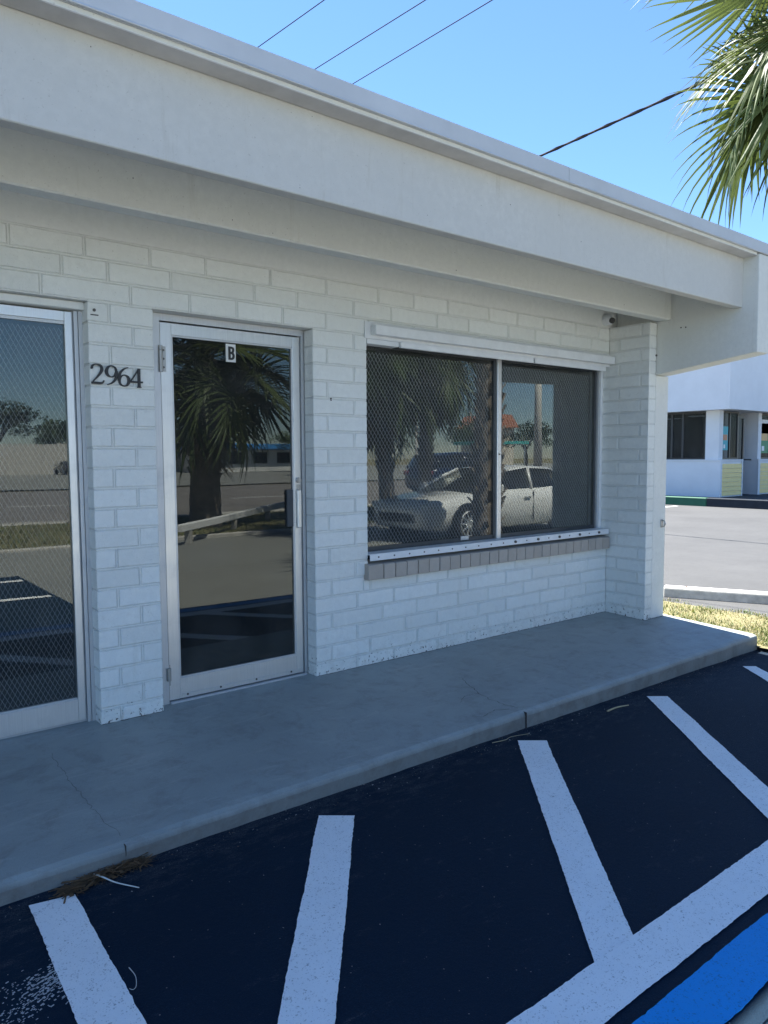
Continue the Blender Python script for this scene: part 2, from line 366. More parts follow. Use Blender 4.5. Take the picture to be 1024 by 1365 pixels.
# overspray of white paint beside the first stripe
mb = MB(); rr = random.Random(5)
for i in range(650):
    t = rr.random()**1.6; a = (-0.60 - 0.30*t + rr.gauss(0, 0.03), -1.60 - 0.16*t + rr.gauss(0, 0.07*(0.4+t)))
    L = rr.uniform(0.001, 0.007)*(1.1-t); wd = rr.uniform(0.0008, 0.0028); an = rr.gauss(0.35, 0.15); dx, dy = math.cos(an), math.sin(an)
    z = gz(a[0]) + 0.0025
    mb.poly([(a[0]-dx*L-dy*wd, a[1]-dy*L+dx*wd, z), (a[0]-dx*L+dy*wd, a[1]-dy*L-dx*wd, z), (a[0]+dx*L+dy*wd, a[1]+dy*L-dx*wd, z), (a[0]+dx*L-dy*wd, a[1]+dy*L+dx*wd, z)])
o = mb.build('paint_spatter', simple('thin_paint', (0.42, 0.43, 0.43), 0.7, 0, 0.3, 60), bay); o['kind'] = 'stuff'

# walkway in front of the shops: a sloped slab with a worn rounded front edge
mb = MB(); rr = random.Random(11); xs = [-26.0, -14.0] + [-8 + 0.06*i for i in range(int(12.62/0.06)+1)]; xs[-1] = 4.62
prof = [(0.30, 0.0), (0.0, 0.0), (-0.55, -0.0217), (-1.085, -0.0432), (-1.115, -0.046), (-1.135, -0.056), (-1.142, -0.075), (-1.146, -0.26)]
rows = []; j1 = j2 = 0
for x in xs:
    j1 = j1*0.8 + rr.gauss(0, 0.0012); j2 = j2*0.75 + rr.gauss(0, 0.0018); row = []
    for i, (y, z) in enumerate(prof):
        row.append((x, y + (j2 if i > 4 else 0), z + (j1 if 3 < i < 6 else 0)))
    rows.append(row)
nP = len(prof); V = [p for r in rows for p in r]; F = []
for i in range(len(rows)-1):
    for k in range(nP-1): F.append((i*nP+k, i*nP+k+1, (i+1)*nP+k+1, (i+1)*nP+k))
e = (len(rows)-1)*nP; V += [(4.62, 0.30, -0.26)]; F.append(tuple(e+k for k in range(nP)) + (len(V)-1,))
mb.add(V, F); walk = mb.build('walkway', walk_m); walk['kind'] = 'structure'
def wz(y): return 0.0395*y if y < 0 else 0.0
def crack(pts, wd, seed, down=False):
    rr = random.Random(seed); P = []
    for a, b in zip(pts, pts[1:]):
        n = max(2, int(math.dist(a, b)/0.022))
        for i in range(n): P.append((a[0]+(b[0]-a[0])*i/n + rr.gauss(0, 0.005), a[1]+(b[1]-a[1])*i/n + rr.gauss(0, 0.003)))
    P.append(pts[-1]); mb = MB()
    for i in range(len(P)-1):
        (x0, y0), (x1, y1) = P[i], P[i+1]; d = Vector((-(y1-y0), x1-x0)).normalized()
        w0 = wd*(0.4+0.6*rr.random()); w1 = w0
        mb.poly([(x0-d.x*w0, y0-d.y*w0, wz(y0)+0.0015), (x1-d.x*w1, y1-d.y*w1, wz(y1)+0.0015), (x1+d.x*w1, y1+d.y*w1, wz(y1)+0.0015), (x0+d.x*w0, y0+d.y*w0, wz(y0)+0.0015)])
    return mb.build('crack', crack_m, walk)
crack([(-0.294, -0.206), (-0.304, -0.56), (-0.30, -0.798), (-0.285, -1.0), (-0.28, -1.085)], 0.0008, 1)
crack([(1.995, -0.551), (1.897, -0.805), (1.878, -0.969), (1.905, -1.085)], 0.0016, 2)
crack([(1.614, -1.024), (1.66, -1.06), (1.78, -1.03), (1.852, -1.07)], 0.0018, 3)
crack([(1.90, -0.80), (1.80, -0.78), (1.70, -0.84)], 0.0011, 4)
mb = MB(); mb.box(1.905, 1.909, -1.1475, -1.125, -0.25, -0.052); mb.build('crack', crack_m, walk)
mb = MB(); mb.box(-0.283, -0.280, -1.1475, -1.125, -0.25, -0.052); mb.build('crack', crack_m, walk)

# ------------------------------------------------------------------ shop building
CH = 0.1016
def Z(k): return (20.75 - k)*CH
XA, XBr, XC, XD, XE = 0.0, 0.326, 1.298, 1.701, 4.278
YP = -0.377
shop = thing('shop_building', 'white painted brick shop building with a deep overhanging fascia and glass doors', 'shop', (0, 0, 0))

fw_mb = MB(); yb, yB = 0.0058, 0.20
for x0, x1, z0, z1 in [(XA+.006, XBr-.006, -.02, Z(0)), (XC+.006, XD-.004, -.02, Z(0)), (XD-.004, XE, -.02, 0.56), (-3.2, -1.006, -.02, Z(0))]:
    fw_mb.box(x0, x1, yb, yB, z0, z1-0.0005)
fw_mb.box(-3.2, XE, yb, yB, Z(0), Z(-3))
front_wall = fw_mb.build('front_wall', mortar_m, shop)
B('upper_band', stucco_m, shop, -26, 4.372, 0.0, 0.2, Z(-3)+0.004, 2.80)
B('plain_wall', stucco_m, shop, -26, -3.204, 0.0, 0.2, -0.02, Z(-3)+0.001)
rw_mb = MB(); rw_mb.box(XE+.006, 4.371, YP+.006, 0.10, -0.03, Z(-3)-0.001); return_wall = rw_mb.build('return_wall', mortar_m, shop)

_bt = {}
def brick_mesh(L, h, var, D=0.095):
    key = (round(L, 3), round(h, 4), var, D)
    if key in _bt: return _bt[key]
    rr = random.Random(hash(key) & 0xffff); mb = MB(); N = 5; b = 0.0035
    def loop(inset, y, jit):
        pts = []
        for i in range(N): pts.append((-L/2+inset+(L-2*inset)*i/(N-1), -h/2+inset))
        for i in range(N): pts.append((L/2-inset-(L-2*inset)*i/(N-1), h/2-inset))
        return [(x+rr.gauss(0, jit*.5), y+(rr.gauss(0, 0.0008) if jit else 0), z+rr.gauss(0, jit)) for x, z in pts]
    f = loop(b, 0.0, 0.0009); o = loop(0, b*1.3, 0.0007); k = loop(0, D, 0)
    n = 2*N
    mb.add(f+o+k, [tuple(range(n))] + [(i, n+i, n+(i+1)%n, (i+1)%n) for i in range(n)] + [(n+i, 2*n+i, 2*n+(i+1)%n, n+(i+1)%n) for i in range(n)])
    _bt[key] = mb.mesh('brick', brick_m); return _bt[key]
J = 0.0125; BEAD = 0.0055
bead_f = MB(); bead_s = MB()
def course(joints, c, parent, facing='front', x_off=0.0, zlo=None, zhi=None):
    # the raised mortar bead in the bed joint above this course and in its head joints
    e0, e1 = joints[0], joints[-1]; zt = Z(c) if zhi is None else None; zb = Z(c+1) if zlo is None else zlo
    top = Z(c) - BEAD/2 - 0.0005 if zhi is None else zhi
    if facing == 'front':
        if zt is not None: bead_f.box(e0+.003, e1-.003, 0.0015, 0.02, zt-BEAD/2, zt+BEAD/2)
        for x in joints[1:-1]: bead_f.box(x-BEAD/2, x+BEAD/2, 0.0018, 0.02, zb+(BEAD/2+.0005 if zlo is None else 0), top)
    else:
        if zt is not None: bead_s.box(XE+.0018, XE+.02, e0+.003, e1-.003, zt-BEAD/2, zt+BEAD/2)
        for y in joints[1:-1]: bead_s.box(XE+.002, XE+.02, y-BEAD/2, y+BEAD/2, zb+(BEAD/2+.0005 if zlo is None else 0), top)
    z0 = Z(c+1)+J/2 if zlo is None else zlo; z1 = Z(c)-J/2 if zhi is None else zhi
    for i, (a, b) in enumerate(zip(joints, joints[1:])):
        a2 = a + (J/2 if i else 0); b2 = b - (J/2 if i < len(joints)-2 else 0)
        L = b2-a2
        if L < 0.02: continue
        D = 0.095 if facing == 'front' else 0.094
        me = brick_mesh(L, z1-z0, R.randrange(3), D)
        o = inst('brick', me, parent)
        if facing == 'front': o.location = ((a2+b2)/2, R.uniform(-0.0012, 0.0008), (z0+z1)/2)
        else:
            o.rotation_euler = (0, 0, -PI/2); o.location = (XE + R.uniform(-0.0012, 0.0006), (a2+b2)/2, (z0+z1)/2)
top_rows = {-3: [-0.338, -0.005, 0.319, 0.623, 1.016, 1.399, 1.797, 2.098, 2.406, 2.812, 3.116, 3.418, 3.822, 4.12],
            -2: [-0.112, 0.104, 0.427, 0.913, 1.192, 1.6, 1.902, 2.301, 2.609, 3.016, 3.321, 3.623, 4.029],
            -1: [-0.208, 0.214, 0.528, 0.803, 1.094, 1.396, 1.714, 2.096, 2.40, 2.80, 3.10, 3.50, 3.80]}
lefts = {-3: [-1.55, -1.15, -0.74], -2: [-1.61, -1.21, -0.81, -0.41], -1: [-1.31, -1.01, -0.61]}
for c, js in top_rows.items(): course([-1.75] + lefts[c] + js + [XE], c, front_wall)
B('plain_course', brick_m, front_wall, -3.2, -1.754, 0.0, 0.02, Z(0)+.004, Z(-3))
for c in range(0, 21):
    zlo = -0.004 if c == 20 else None
    course([XA, 0.104 if c % 2 == 0 else 0.221, XBr], c, front_wall, zlo=zlo)
    if c < 15: course([XC, 1.601 if c % 2 == 0 else 1.401, XD], c, front_wall)
low = {15: [1.418, 1.717, 2.119, 2.408, 2.806, 3.106, 3.518, 3.809], 16: [1.613, 1.915, 2.307, 2.606, 3.009, 3.308, 3.717, 4.019],
       17: [1.416, 1.82, 2.118, 2.506, 2.813, 3.208, 3.509, 3.914], 18: [1.611, 2.009, 2.302, 2.714, 3.011, 3.409, 3.719, 4.0],
       19: [1.413, 1.714, 2.118, 2.404, 2.809, 3.104, 3.502, 3.808], 20: [1.609, 1.913, 2.307, 2.597, 3.006, 3.301, 3.71, 4.01]}
for c, js in low.items():
    if c == 15:
        course([XC, 1.418, 1.66], c, front_wall)
        course([1.664] + js[1:] + [XE], c, front_wall, zhi=0.553)
    else: course([XC] + js + [XE], c, front_wall, zlo=-0.004 if c == 20 else None)
for c in range(-3, 21):
    js = [YP, -0.30 if c % 2 else -0.10, 0.0 if (c < 0 or c > 14) else 0.092]
    course(js, c, return_wall, 'side', zlo=-0.022 if c == 20 else None)

bead_f.build('mortar_bead', brick_m, front_wall); bead_s.build('mortar_bead', brick_m, return_wall)

# side wall, roof, fascia, beams
sw = MB(); sw.box(4.376, 4.572, YP+.003, 0.02, -0.03, 1.998, 0.006); sw.build('pier', stucco_m, shop)
B('side_wall', stucco_m, shop, 4.376, 4.57, 0.0225, 9, -0.2, 2.80)
B('rear_wall', stucco_m, shop, -26, 4.37, 8.8, 9, -0.2, 2.80)
B('end_wall', stucco_m, shop, -26.2, -26.003, 0.0, 9, -0.2, 2.80)
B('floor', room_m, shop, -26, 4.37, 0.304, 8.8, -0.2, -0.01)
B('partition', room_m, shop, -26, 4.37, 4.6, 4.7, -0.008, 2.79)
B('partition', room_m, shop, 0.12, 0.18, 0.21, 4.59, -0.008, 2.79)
B('dimming_lining', room_m, shop, 4.28, 4.3745, 0.2005, 4.598, -0.008, 2.6995)  # added dark sheets over the pale shell, so the room looks dim
B('dimming_lining', room_m, shop, -3, 4.3745, 0.2005, 4.598, 2.70, 2.78)
B('dimming_lining', room_m, shop, 0.181, 4.2795, 0.2005, 0.21, 2.16, 2.6995)
B('roof', drip_m, shop, -26.2, 4.596, -1.172, 9.1, 2.803, 2.868)
B('soffit', stucco_m, shop, -26.2, 4.37, -1.165, 8.79, 2.786, 2.8025)
B('eave_shade_board', simple('eave_shade_tone', (0.52, 0.50, 0.48), 0.6, 0, 0.15, 4, 0.1), shop, -26.2, 4.37, -1.164, -1.0675, 2.782, 2.7855)  # added board; the shadow under the eave is put into its darker colour
fb = B('fascia_board', fascia_m, shop, -26.2, 4.376, -1.066, -1.0, 2.428, 2.785, b=0.004)
sbm = B('soffit_beam', beam_m, shop, -26.2, 4.376, -0.50, -0.40, 2.420, 2.785, b=0.008)
for a, b in ((-26.2, 2.1705), (2.1735, 4.60)):
    d = MB(); d.prism([(-1.172, 2.884), (-1.181, 2.884), (-1.183, 2.812), (-1.190, 2.803), (-1.188, 2.800), (-1.176, 2.8025), (-1.172, 2.81)], 0, a, b)
    d.box(a, b, -1.1715, -1.06, 2.869, 2.8835); d.build('drip_edge', drip_m, shop)
d = MB(); d.box(4.5965, 4.603, -1.17, 9.1, 2.80, 2.884); d.build('drip_edge', drip_m, shop)
eb = MB(); eb.prism([(-1.184, 2.094), (-1.178, 2.799), (0.0, 2.799), (0.0, 2.001), (-0.40, 2.001)], 0, 4.3775, 4.556)
eo = eb.build('end_beam', beam_m, shop)
bv = eo.modifiers.new('bevel', 'BEVEL'); bv.width = 0.007; bv.segments = 2
for y, z in ((-0.585, 2.35), (-0.625, 2.347)):
    mb = MB(); mb.cyl((4.374, y, z), (4.3785, y, z), 0.0055, 8); mb.build('bolt_hole', dark_m, eo)
rr = random.Random(8)
for i in range(9):
    x = rr.uniform(-.6, 4.3); z = rr.uniform(2.45, 2.76); mb = MB(); q = rr.uniform(.0008, .0022); mb.box(x-q, x+q, -1.0668, -1.0655, z-q*rr.uniform(.6, 2), z+q*rr.uniform(.6, 2)); mb.build('paint_chip', screw_m, fb)
for i in range(7):
    x = rr.uniform(-.4, 4.3); z = rr.uniform(2.44, 2.60); mb = MB(); q = rr.uniform(.0008, .002); mb.box(x-q, x+q, -.5008, -.4995, z-q*2, z+q*2); mb.build('paint_chip', screw_m, sbm)
# plaster bits
mb = MB(); mb.tube([(4.51, YP-.002, 0.80), (4.512, YP-.022, 0.80), (4.514, YP-.03, 0.775), (4.512, YP-.022, 0.752), (4.508, YP-.004, 0.752)], 0.006, 8)
mb.box(4.495, 4.527, YP-.004, YP+.004, 0.742, 0.812, 0.003); mb.build('wall_hook', steel_m, shop)
mb = MB(); mb.cyl((4.369, YP-.008, 2.155), (4.369, YP+.01, 2.155), 0.008, 8); mb.build('bolt', screw_m, shop)
for x, z in ((0.032, 2.065),):
    mb = MB(); mb.cyl((x, -0.006, z), (x, 0.006, z), 0.008, 8); mb.box(x-.018, x+.02, -0.0025, 0.002, z-.026, z-.020); mb.build('bolt', screw_m, front_wall)
mb = MB(); mb.cyl((1.425, -0.004, 1.70), (1.425, 0.004, 1.70), 0.005, 6); mb.cyl((1.425, -0.004, 1.69), (1.425, 0.004, 1.69), 0.004, 6); mb.build('bolt', screw_m, front_wall)

# --- house number: ribbons of varying width
def catmull(P, n=10):
    out = []; Q = [P[0]] + P + [P[-1]]
    for i in range(1, len(Q)-2):
        for k in range(n):
            t = k/n; a = [0.5*((2*Q[i][j]) + (-Q[i-1][j]+Q[i+1][j])*t + (2*Q[i-1][j]-5*Q[i][j]+4*Q[i+1][j]-Q[i+2][j])*t*t + (-Q[i-1][j]+3*Q[i][j]-3*Q[i+1][j]+Q[i+2][j])*t**3) for j in range(3)]
            out.append(a)
    out.append(list(P[-1])); return out
def ribbon(mb, P, y0, y1, smooth=True):
    pts = catmull([list(p) for p in P]) if smooth else [list(p) for p in P]
    L = []; Q = []
    for i, (x, z, w_) in enumerate(pts):
        a = pts[max(i-1, 0)]; b = pts[min(i+1, len(pts)-1)]; d = Vector((b[0]-a[0], b[1]-a[1]))
        d = d.normalized() if d.length > 1e-9 else Vector((1, 0)); nn = Vector((-d.y, d.x))*w_/2
        L.append((x+nn.x, z+nn.y)); Q.append((x-nn.x, z-nn.y))
    n = len(L); base = len(mb.v)
    for y in (y0, y1):
        mb.v += [(p[0], y, p[1]) for p in L]; mb.v += [(p[0], y, p[1]) for p in Q]
    for i in range(n-1):
        for f in ((i, i+1, n+i+1, n+i), (2*n+i, 3*n+i, 3*n+i+1, 2*n+i+1), (i, 2*n+i, 2*n+i+1, i+1), (n+i, n+i+1, 3*n+i+1, 3*n+i)):
            mb.f.append(tuple(base+k for k in f)); mb.m.append(0)
    for f in ((0, n, 3*n, 2*n), (n-1, 3*n-1, 4*n-1, 2*n-1)): mb.f.append(tuple(base+k for k in f)); mb.m.append(0)
digits = {'2': [[(.07,.74,.10), (.06,.80,.12), (.12,.93,.09), (.28,.98,.06), (.46,.92,.11), (.52,.76,.14), (.46,.58,.13), (.30,.36,.09), (.16,.20,.07), (.05,.06,.07)], [(.02,.055,.11), (.25,.055,.12), (.45,.05,.11), (.56,.10,.08), (.60,.20,.05)]],
          '9': [[(.54,.68,.10), (.50,.86,.09), (.34,.97,.05), (.16,.90,.11), (.08,.70,.15), (.13,.50,.12), (.30,.41,.05), (.46,.50,.09), (.54,.68,.12)], [(.54,.72,.13), (.55,.52,.13), (.47,.28,.11), (.30,.10,.08), (.10,.02,.04)]],
          '6': [[(.06,.32,.10), (.10,.14,.09), (.26,.03,.05), (.44,.10,.11), (.52,.30,.15), (.47,.50,.12), (.30,.59,.05), (.14,.50,.09), (.06,.32,.12)], [(.06,.28,.13), (.05,.48,.13), (.13,.72,.11), (.30,.90,.08), (.50,.98,.04)]],
          '4': [[(.42,.97,.06), (.30,.75,.06), (.15,.50,.06), (.02,.31,.06)], [(.01,.29,.09), (.30,.29,.09), (.62,.29,.09)], [(.44,.98,.14), (.44,.60,.14), (.44,.03,.14)], [(.34,.03,.05), (.54,.03,.05)]]}
hn_x = [0.004, 0.072, 0.136, 0.196]; hn_z = [1.708, 1.706, 1.702, 1.700]
for ch, x, z in zip('2964', hn_x, hn_z):
    mb = MB(); H = 0.098; Wd = 0.104
    for st in digits[ch]: ribbon(mb, [(x+a*Wd, z+b*H, w_*H*0.95) for a, b, w_ in st], -0.011-0.002*R.random(), -0.003, smooth=len(st) > 3)
    mb.build('house_number', black_m, front_wall)

# --- entrance door B
dy = 0.095
df = MB()
df.box(XBr, 0.394, 0.088, 0.15, 0.0, 2.106); df.box(1.276, XC, 0.10, 0.15, 0.0, 2.106); df.box(0.3942, 1.2758, 0.088, 0.15, 2.070, 2.106)
df.box(1.262, 1.2758, 0.118, 0.15, 0.012, 2.0698); df.box(0.396, 1.274, 0.07, 0.16, -0.003, 0.010, 0.003)
df.build('door_frame', alu_dull, shop)
dl = MB()
dl.box(0.398, 0.460, dy, dy+0.04, 0.014, 2.063, 0.002); dl.box(1.216, 1.262, dy, dy+0.04, 0.014, 2.063, 0.002)
dl.box(0.4603, 1.2157, dy+.001, dy+0.04, 2.000, 2.063, 0.002); dl.box(0.4603, 1.2157, dy+.001, dy+0.04, 0.014, 0.128, 0.002)
door = dl.build('entrance_door', alu_m, shop)
gb = MB(); gb.box(0.460, 0.470, dy+.006, dy+.03, 0.128, 2.0); gb.box(1.207, 1.216, dy+.006, dy+.03, 0.128, 2.0); gb.box(0.470, 1.207, dy+.006, dy+.03, 1.992, 2.0); gb.box(0.470, 1.207, dy+.006, dy+.03, 0.128, 0.137)
gb.build('glazing_bead', alu_dull, door)
B('glass_pane', film_glass, door, 0.470, 1.207, dy+.016, dy+.022, 0.137, 1.992)
B('bottom_sweep', dark_m, door, 0.40, 1.26, dy+.006, dy+.03, 0.011, 0.0138)
sw_ = MB(); sw_.box(0.47, 1.255, dy-.006, dy-.001, 0.016, 0.040, 0.001); sweep = sw_.build('door_sweep', alu_m, door)
for x in (0.50, 0.70, 0.93, 1.17):
    mb = MB(); mb.cyl((x, dy-.009, 0.034), (x, dy-.005, 0.034), 0.006, 8); mb.build('screw', screw_m, sweep)
h = MB(); h.cyl((0.394, dy-.014, 1.80), (0.394, dy-.014, 1.915), 0.011, 10); h.cyl((0.394, dy-.014, 1.917), (0.394, dy-.014, 1.938), 0.011, 10); h.box(0.376, 0.426, dy-.006, dy-.001, 1.805, 1.935, 0.001)
hg = h.build('hinge', steel_m, door)
h = MB()
for z in (1.825, 1.87, 1.915): h.cyl((0.412, dy-.009, z), (0.412, dy-.005, z), 0.006, 8)
h.build('hinge_screw', screw_m, door)
h = MB(); h.cyl((0.392, dy-.014, 0.13), (0.392, dy-.014, 0.20), 0.012, 10); h.box(0.380, 0.404, dy-.006, dy-.001, 0.10, 0.215, 0.001); h.build('hinge', steel_m, door)
# lock, pull and dark latch guard
lk = MB(); lk.cyl((1.243, dy-.012, 1.205), (1.243, dy-.001, 1.205), 0.017, 16); lk.cyl((1.243, dy-.016, 1.205), (1.243, dy-.012, 1.205), 0.011, 14); lk.build('lock_cylinder', steel_m, door)
lk = MB(); lk.box(1.230, 1.257, dy-.004, dy-.001, 1.15, 1.178, 0.001); lk.build('latch_plate', steel_m, door)
ph = MB(); ph.box(1.226, 1.254, dy-.022, dy-.001, 0.915, 1.148, 0.005); ph.build('pull_handle', alu_m, door)
lg = MB(); lg.box(1.163, 1.2055, dy-.002, dy+.0155, 0.925, 1.150, 0.002); lg.build('latch_guard', simple('guard_dark', (0.035, 0.045, 0.055), 0.5), door)
# plate with the letter B
lp = MB(); lp.box(0.786, 0.846, dy+.012, dy+.0158, 1.885, 1.985); plate = lp.build('letter_plate', simple('plate_white', (0.74, 0.74, 0.72), 0.5), door)
mb = MB(); bx, bz, s_ = 0.800, 1.897, 0.074
ribbon(mb, [(bx+.007, bz, .014), (bx+.007, bz+s_, .014)], dy+.0095, dy+.0118, False)
ribbon(mb, [(bx+.004, bz+s_-.006, .012), (bx+.018, bz+s_-.006, .012), (bx+.029, bz+s_*.86, .013), (bx+.030, bz+s_*.70, .013), (bx+.022, bz+s_*.54, .012), (bx+.004, bz+s_*.52, .012)], dy+.0097, dy+.0119)
ribbon(mb, [(bx+.004, bz+s_*.53, .012), (bx+.021, bz+s_*.52, .012), (bx+.031, bz+s_*.40, .014), (bx+.031, bz+s_*.20, .014), (bx+.022, bz+.006, .012), (bx+.004, bz+.006, .012)], dy+.0099, dy+.0120)
mb.build('letter', black_m, plate)

# --- left glass door with its security mesh
dfl = MB(); yq = 0.09
dfl.box(-0.039, -0.021, yq, 0.16, 0.0, 2.068); dfl.box(-0.0185, 0.004, yq-.004, 0.16, 0.0, 2.068); dfl.box(-0.046, -0.0395, yq+.02, 0.16, 0.0, 2.068)
dfl.box(-1.0, -0.955, yq, 0.16, 0.0, 2.068); dfl.box(-0.9545, -0.047, yq+.02, 0.16, 0.0, 0.012)
dfl.build('door_frame', alu_dull, shop)
B('door_head', stucco_m, shop, -1.0, 0.0, 0.05, 0.16, 2.070, Z(0)-0.002, b=0.003)
ll = MB()
ll.box(-0.082, -0.047, yq+.004, yq+.045, 0.014, 2.062, 0.002); ll.box(-0.953, -0.895, yq+.004, yq+.045, 0.014, 2.062, 0.002)
ll.box(-0.8947, -0.0823, yq+.005, yq+.045, 2.014, 2.062, 0.002); ll.box(-0.8947, -0.0823, yq+.005, yq+.045, 0.014, 0.125, 0.002)
ldoor = ll.build('mesh_door', alu_m, shop)
gb = MB(); gb.box(-0.8945, -0.0825, yq+.012, yq+.03, 2.000, 2.0138); gb.box(-0.8945, -0.0825, yq+.012, yq+.03, 0.1252, 0.133); gb.build('glazing_bead', alu_dull, ldoor)
B('glass_pane', glass_m, ldoor, -0.8945, -0.0825, yq+.02, yq+.026, 0.1335, 1.9995)
mesh_m = simple('mesh_wire', (0.42, 0.42, 0.42), 0.5, 0.0)
def diamond(name, x0, x1, z0, z1, y, dx, dz, wd, parent):
    mb = MB(); nx = int((x1-x0)/dx)+1; nz = int((z1-z0)/dz)+1
    def strand(a, b):
        d = Vector((b[0]-a[0], b[1]-a[1])).normalized(); n_ = Vector((-d.y, d.x))*wd/2; t = 0.0009
        p = [(a[0]+n_.x, y-t, a[1]+n_.y), (a[0]-n_.x, y+t, a[1]-n_.y), (b[0]-n_.x, y+t, b[1]-n_.y), (b[0]+n_.x, y-t, b[1]+n_.y)]
        mb.poly(p); mb.poly([(q[0], q[1]+wd*0.8, q[2]) for q in p][::-1])
        mb.poly([p[0], p[3], (p[3][0], p[3][1]+wd*.8, p[3][2]), (p[0][0], p[0][1]+wd*.8, p[0][2])])
    for i in range(nx):
        for k in range(nz):
            cx, cz = x0+(i+.5)*dx, z0+(k+.5)*dz
            if cx+dx/2 > x1+1e-4 or cz+dz/2 > z1+1e-4: continue
            L_, Rr_, T, Bo = (cx-dx/2, cz), (cx+dx/2, cz), (cx, cz+dz/2), (cx, cz-dz/2)
            for a, b in ((L_, T), (T, Rr_), (L_, Bo), (Bo, Rr_)): strand(a, b)
    o = rawbuild(name, mb, mesh_m, parent); o['kind'] = 'stuff'; return o
diamond('security_mesh', -0.8945, -0.083, 0.134, 1.999, yq+.034, 0.0230, 0.0440, 0.0019, ldoor)

# --- window
win = MB(); wy = 0.10
win.box(XD, 1.742, wy-.02, 0.16, 0.70, 2.106); win.box(4.236, XE+.002, wy-.02, 0.16, 0.70, 2.106); win.box(1.7422, 4.2358, wy-.018, 0.16, 2.082, 2.106); win.box(1.7422, 4.2358, wy-.018, 0.16, 0.70, 0.722)
window = win.build('window', alu_dull, shop)
jb = MB(); jb.box(4.243, 4.277, wy-.045, wy-.021, 0.70, 2.106, 0.002); jb.build('jamb_trim', white_metal, window)
mu = MB(); mu.box(2.986, 3.030, wy-.026, wy+.02, 0.7225, 2.0815, 0.003); mull = mu.build('mullion', alu_m, window)
mb = MB(); mb.cyl((3.008, wy-.03, 1.36), (3.008, wy-.026, 1.36), 0.007, 8); mb.build('screw', screw_m, mull)
sf = MB()
for a, b in ((1.7425, 2.985), (3.031, 4.2355)):
    sf.box(a, a+.022, wy-.006, wy+.02, 0.7225, 2.0815); sf.box(b-.022, b, wy-.006, wy+.02, 0.7225, 2.0815)
    sf.box(a+.0223, b-.0223, wy-.005, wy+.02, 0.7225, 0.752); sf.box(a+.0223, b-.0223, wy-.005, wy+.02, 2.056, 2.0815)
sf.build('sash', simple('bronze_sash', (0.075, 0.08, 0.085), 0.4, 0.5), window)
B('glass_pane', glass_m, window, 1.7655, 2.962, wy+.004, wy+.010, 0.753, 2.0555)
B('glass_pane', glass_m, window, 3.054, 4.2125, wy+.004, wy+.010, 0.753, 2.0555)
diamond('security_mesh', 1.7655, 2.962, 0.753, 2.055, wy+.022, 0.0300, 0.0455, 0.0030, window)
diamond('security_mesh', 3.054, 4.2125, 0.753, 2.055, wy+.045, 0.0300, 0.0455, 0.0024, window)
mb = MB(); mb.box(2.62, 2.70, wy-.012, wy-.0055, 0.735, 0.765, 0.002); mb.build('sash_latch', alu_dull, window)
# storm panel tracks
tr = MB(); tr.box(XD-.02, 4.2765, -0.009, -0.0015, 2.088, 2.192); tr.box(1.727, 4.268, -0.064, -0.0092, 2.108, 2.170, 0.003); track = tr.build('shutter_track', white_metal, shop)
for a, b in ((1.965, 3.277), (3.295, 4.20)):
    hs = MB(); hs.box(a, b, -0.024, -0.0015, 2.050, 2.0872, 0.002); hs.build('header_strip', white_metal, shop)
hs = MB(); hs.box(1.703, 1.963, -0.004, 0.075, 2.056, 2.0868, 0.002); hs.build('header_strip', white_metal, shop)
ls = MB(); ls.box(XD-.008, 4.262, -0.034, -0.028, 0.680, 0.724, 0.001); ls.box(XD-.006, 4.262, -0.028, wy-.0205, 0.717, 0.7235); track2 = ls.build('sill_track', white_metal, shop)
for i in range(19):
    x = 1.76 + i*0.131; big = i >= 10 and i % 2 == 0
    st = MB(); st.cyl((x, -0.044 if big else -0.037, 0.702), (x, -0.034, 0.702), 0.010 if big else 0.0055, 8); st.build('stud', screw_m, track2)
# tan brick sill
sb = MB(); sb.box(1.675, 4.262, -0.026, 0.08, 0.561, 0.650); sill = sb.build('window_sill', sill_m, shop)
xj = [1.669] + [1.795+0.0986*i for i in range(25)]; xj = [x for x in xj if x < 4.23] + [4.266]
for a, b in zip(xj, xj[1:]):
    s1 = MB(); s1.prism([(-0.045, 0.560), (-0.047, 0.652), (-0.040, 0.658), (0.078, 0.676), (0.078, 0.560)], 0, -(b-a)/2+.003, (b-a)/2-.003)
    o = s1.build('sill_brick', sill_m, sill); o.location = ((a+b)/2, R.uniform(-.0012, .0012), R.uniform(-.0012, .0012)-0.002)
    bvm = o.modifiers.new('bevel', 'BEVEL'); bvm.width = 0.0025; bvm.segments = 1

# --- dome camera
cam_t = thing('security_camera', 'small white dome security camera at the corner of the wall above the window', 'camera', (4.205, -0.001, 2.475))
mb = MB(); mb.cyl((0, 0, 0), (0, -0.028, 0), 0.046, 20); mb.build('base', white_metal, cam_t, smooth=False)
bm = bmesh.new(); bmesh.ops.create_uvsphere(bm, u_segments=20, v_segments=12, radius=0.044)
me = bpy.data.meshes.new('housing'); bm.to_mesh(me); bm.free(); me.materials.append(white_metal); me.polygons.foreach_set('use_smooth', [True]*len(me.polygons))
o = inst('housing', me, cam_t, (0, -0.040, -0.002))
mb = MB(); a = Vector((0, -0.045, -0.004)); d = Vector((-0.35, -0.85, -0.30)).normalized()
mb.cyl(a+d*0.03, a+d*0.048, 0.024, 16); mb.build('lens', black_m, cam_t)

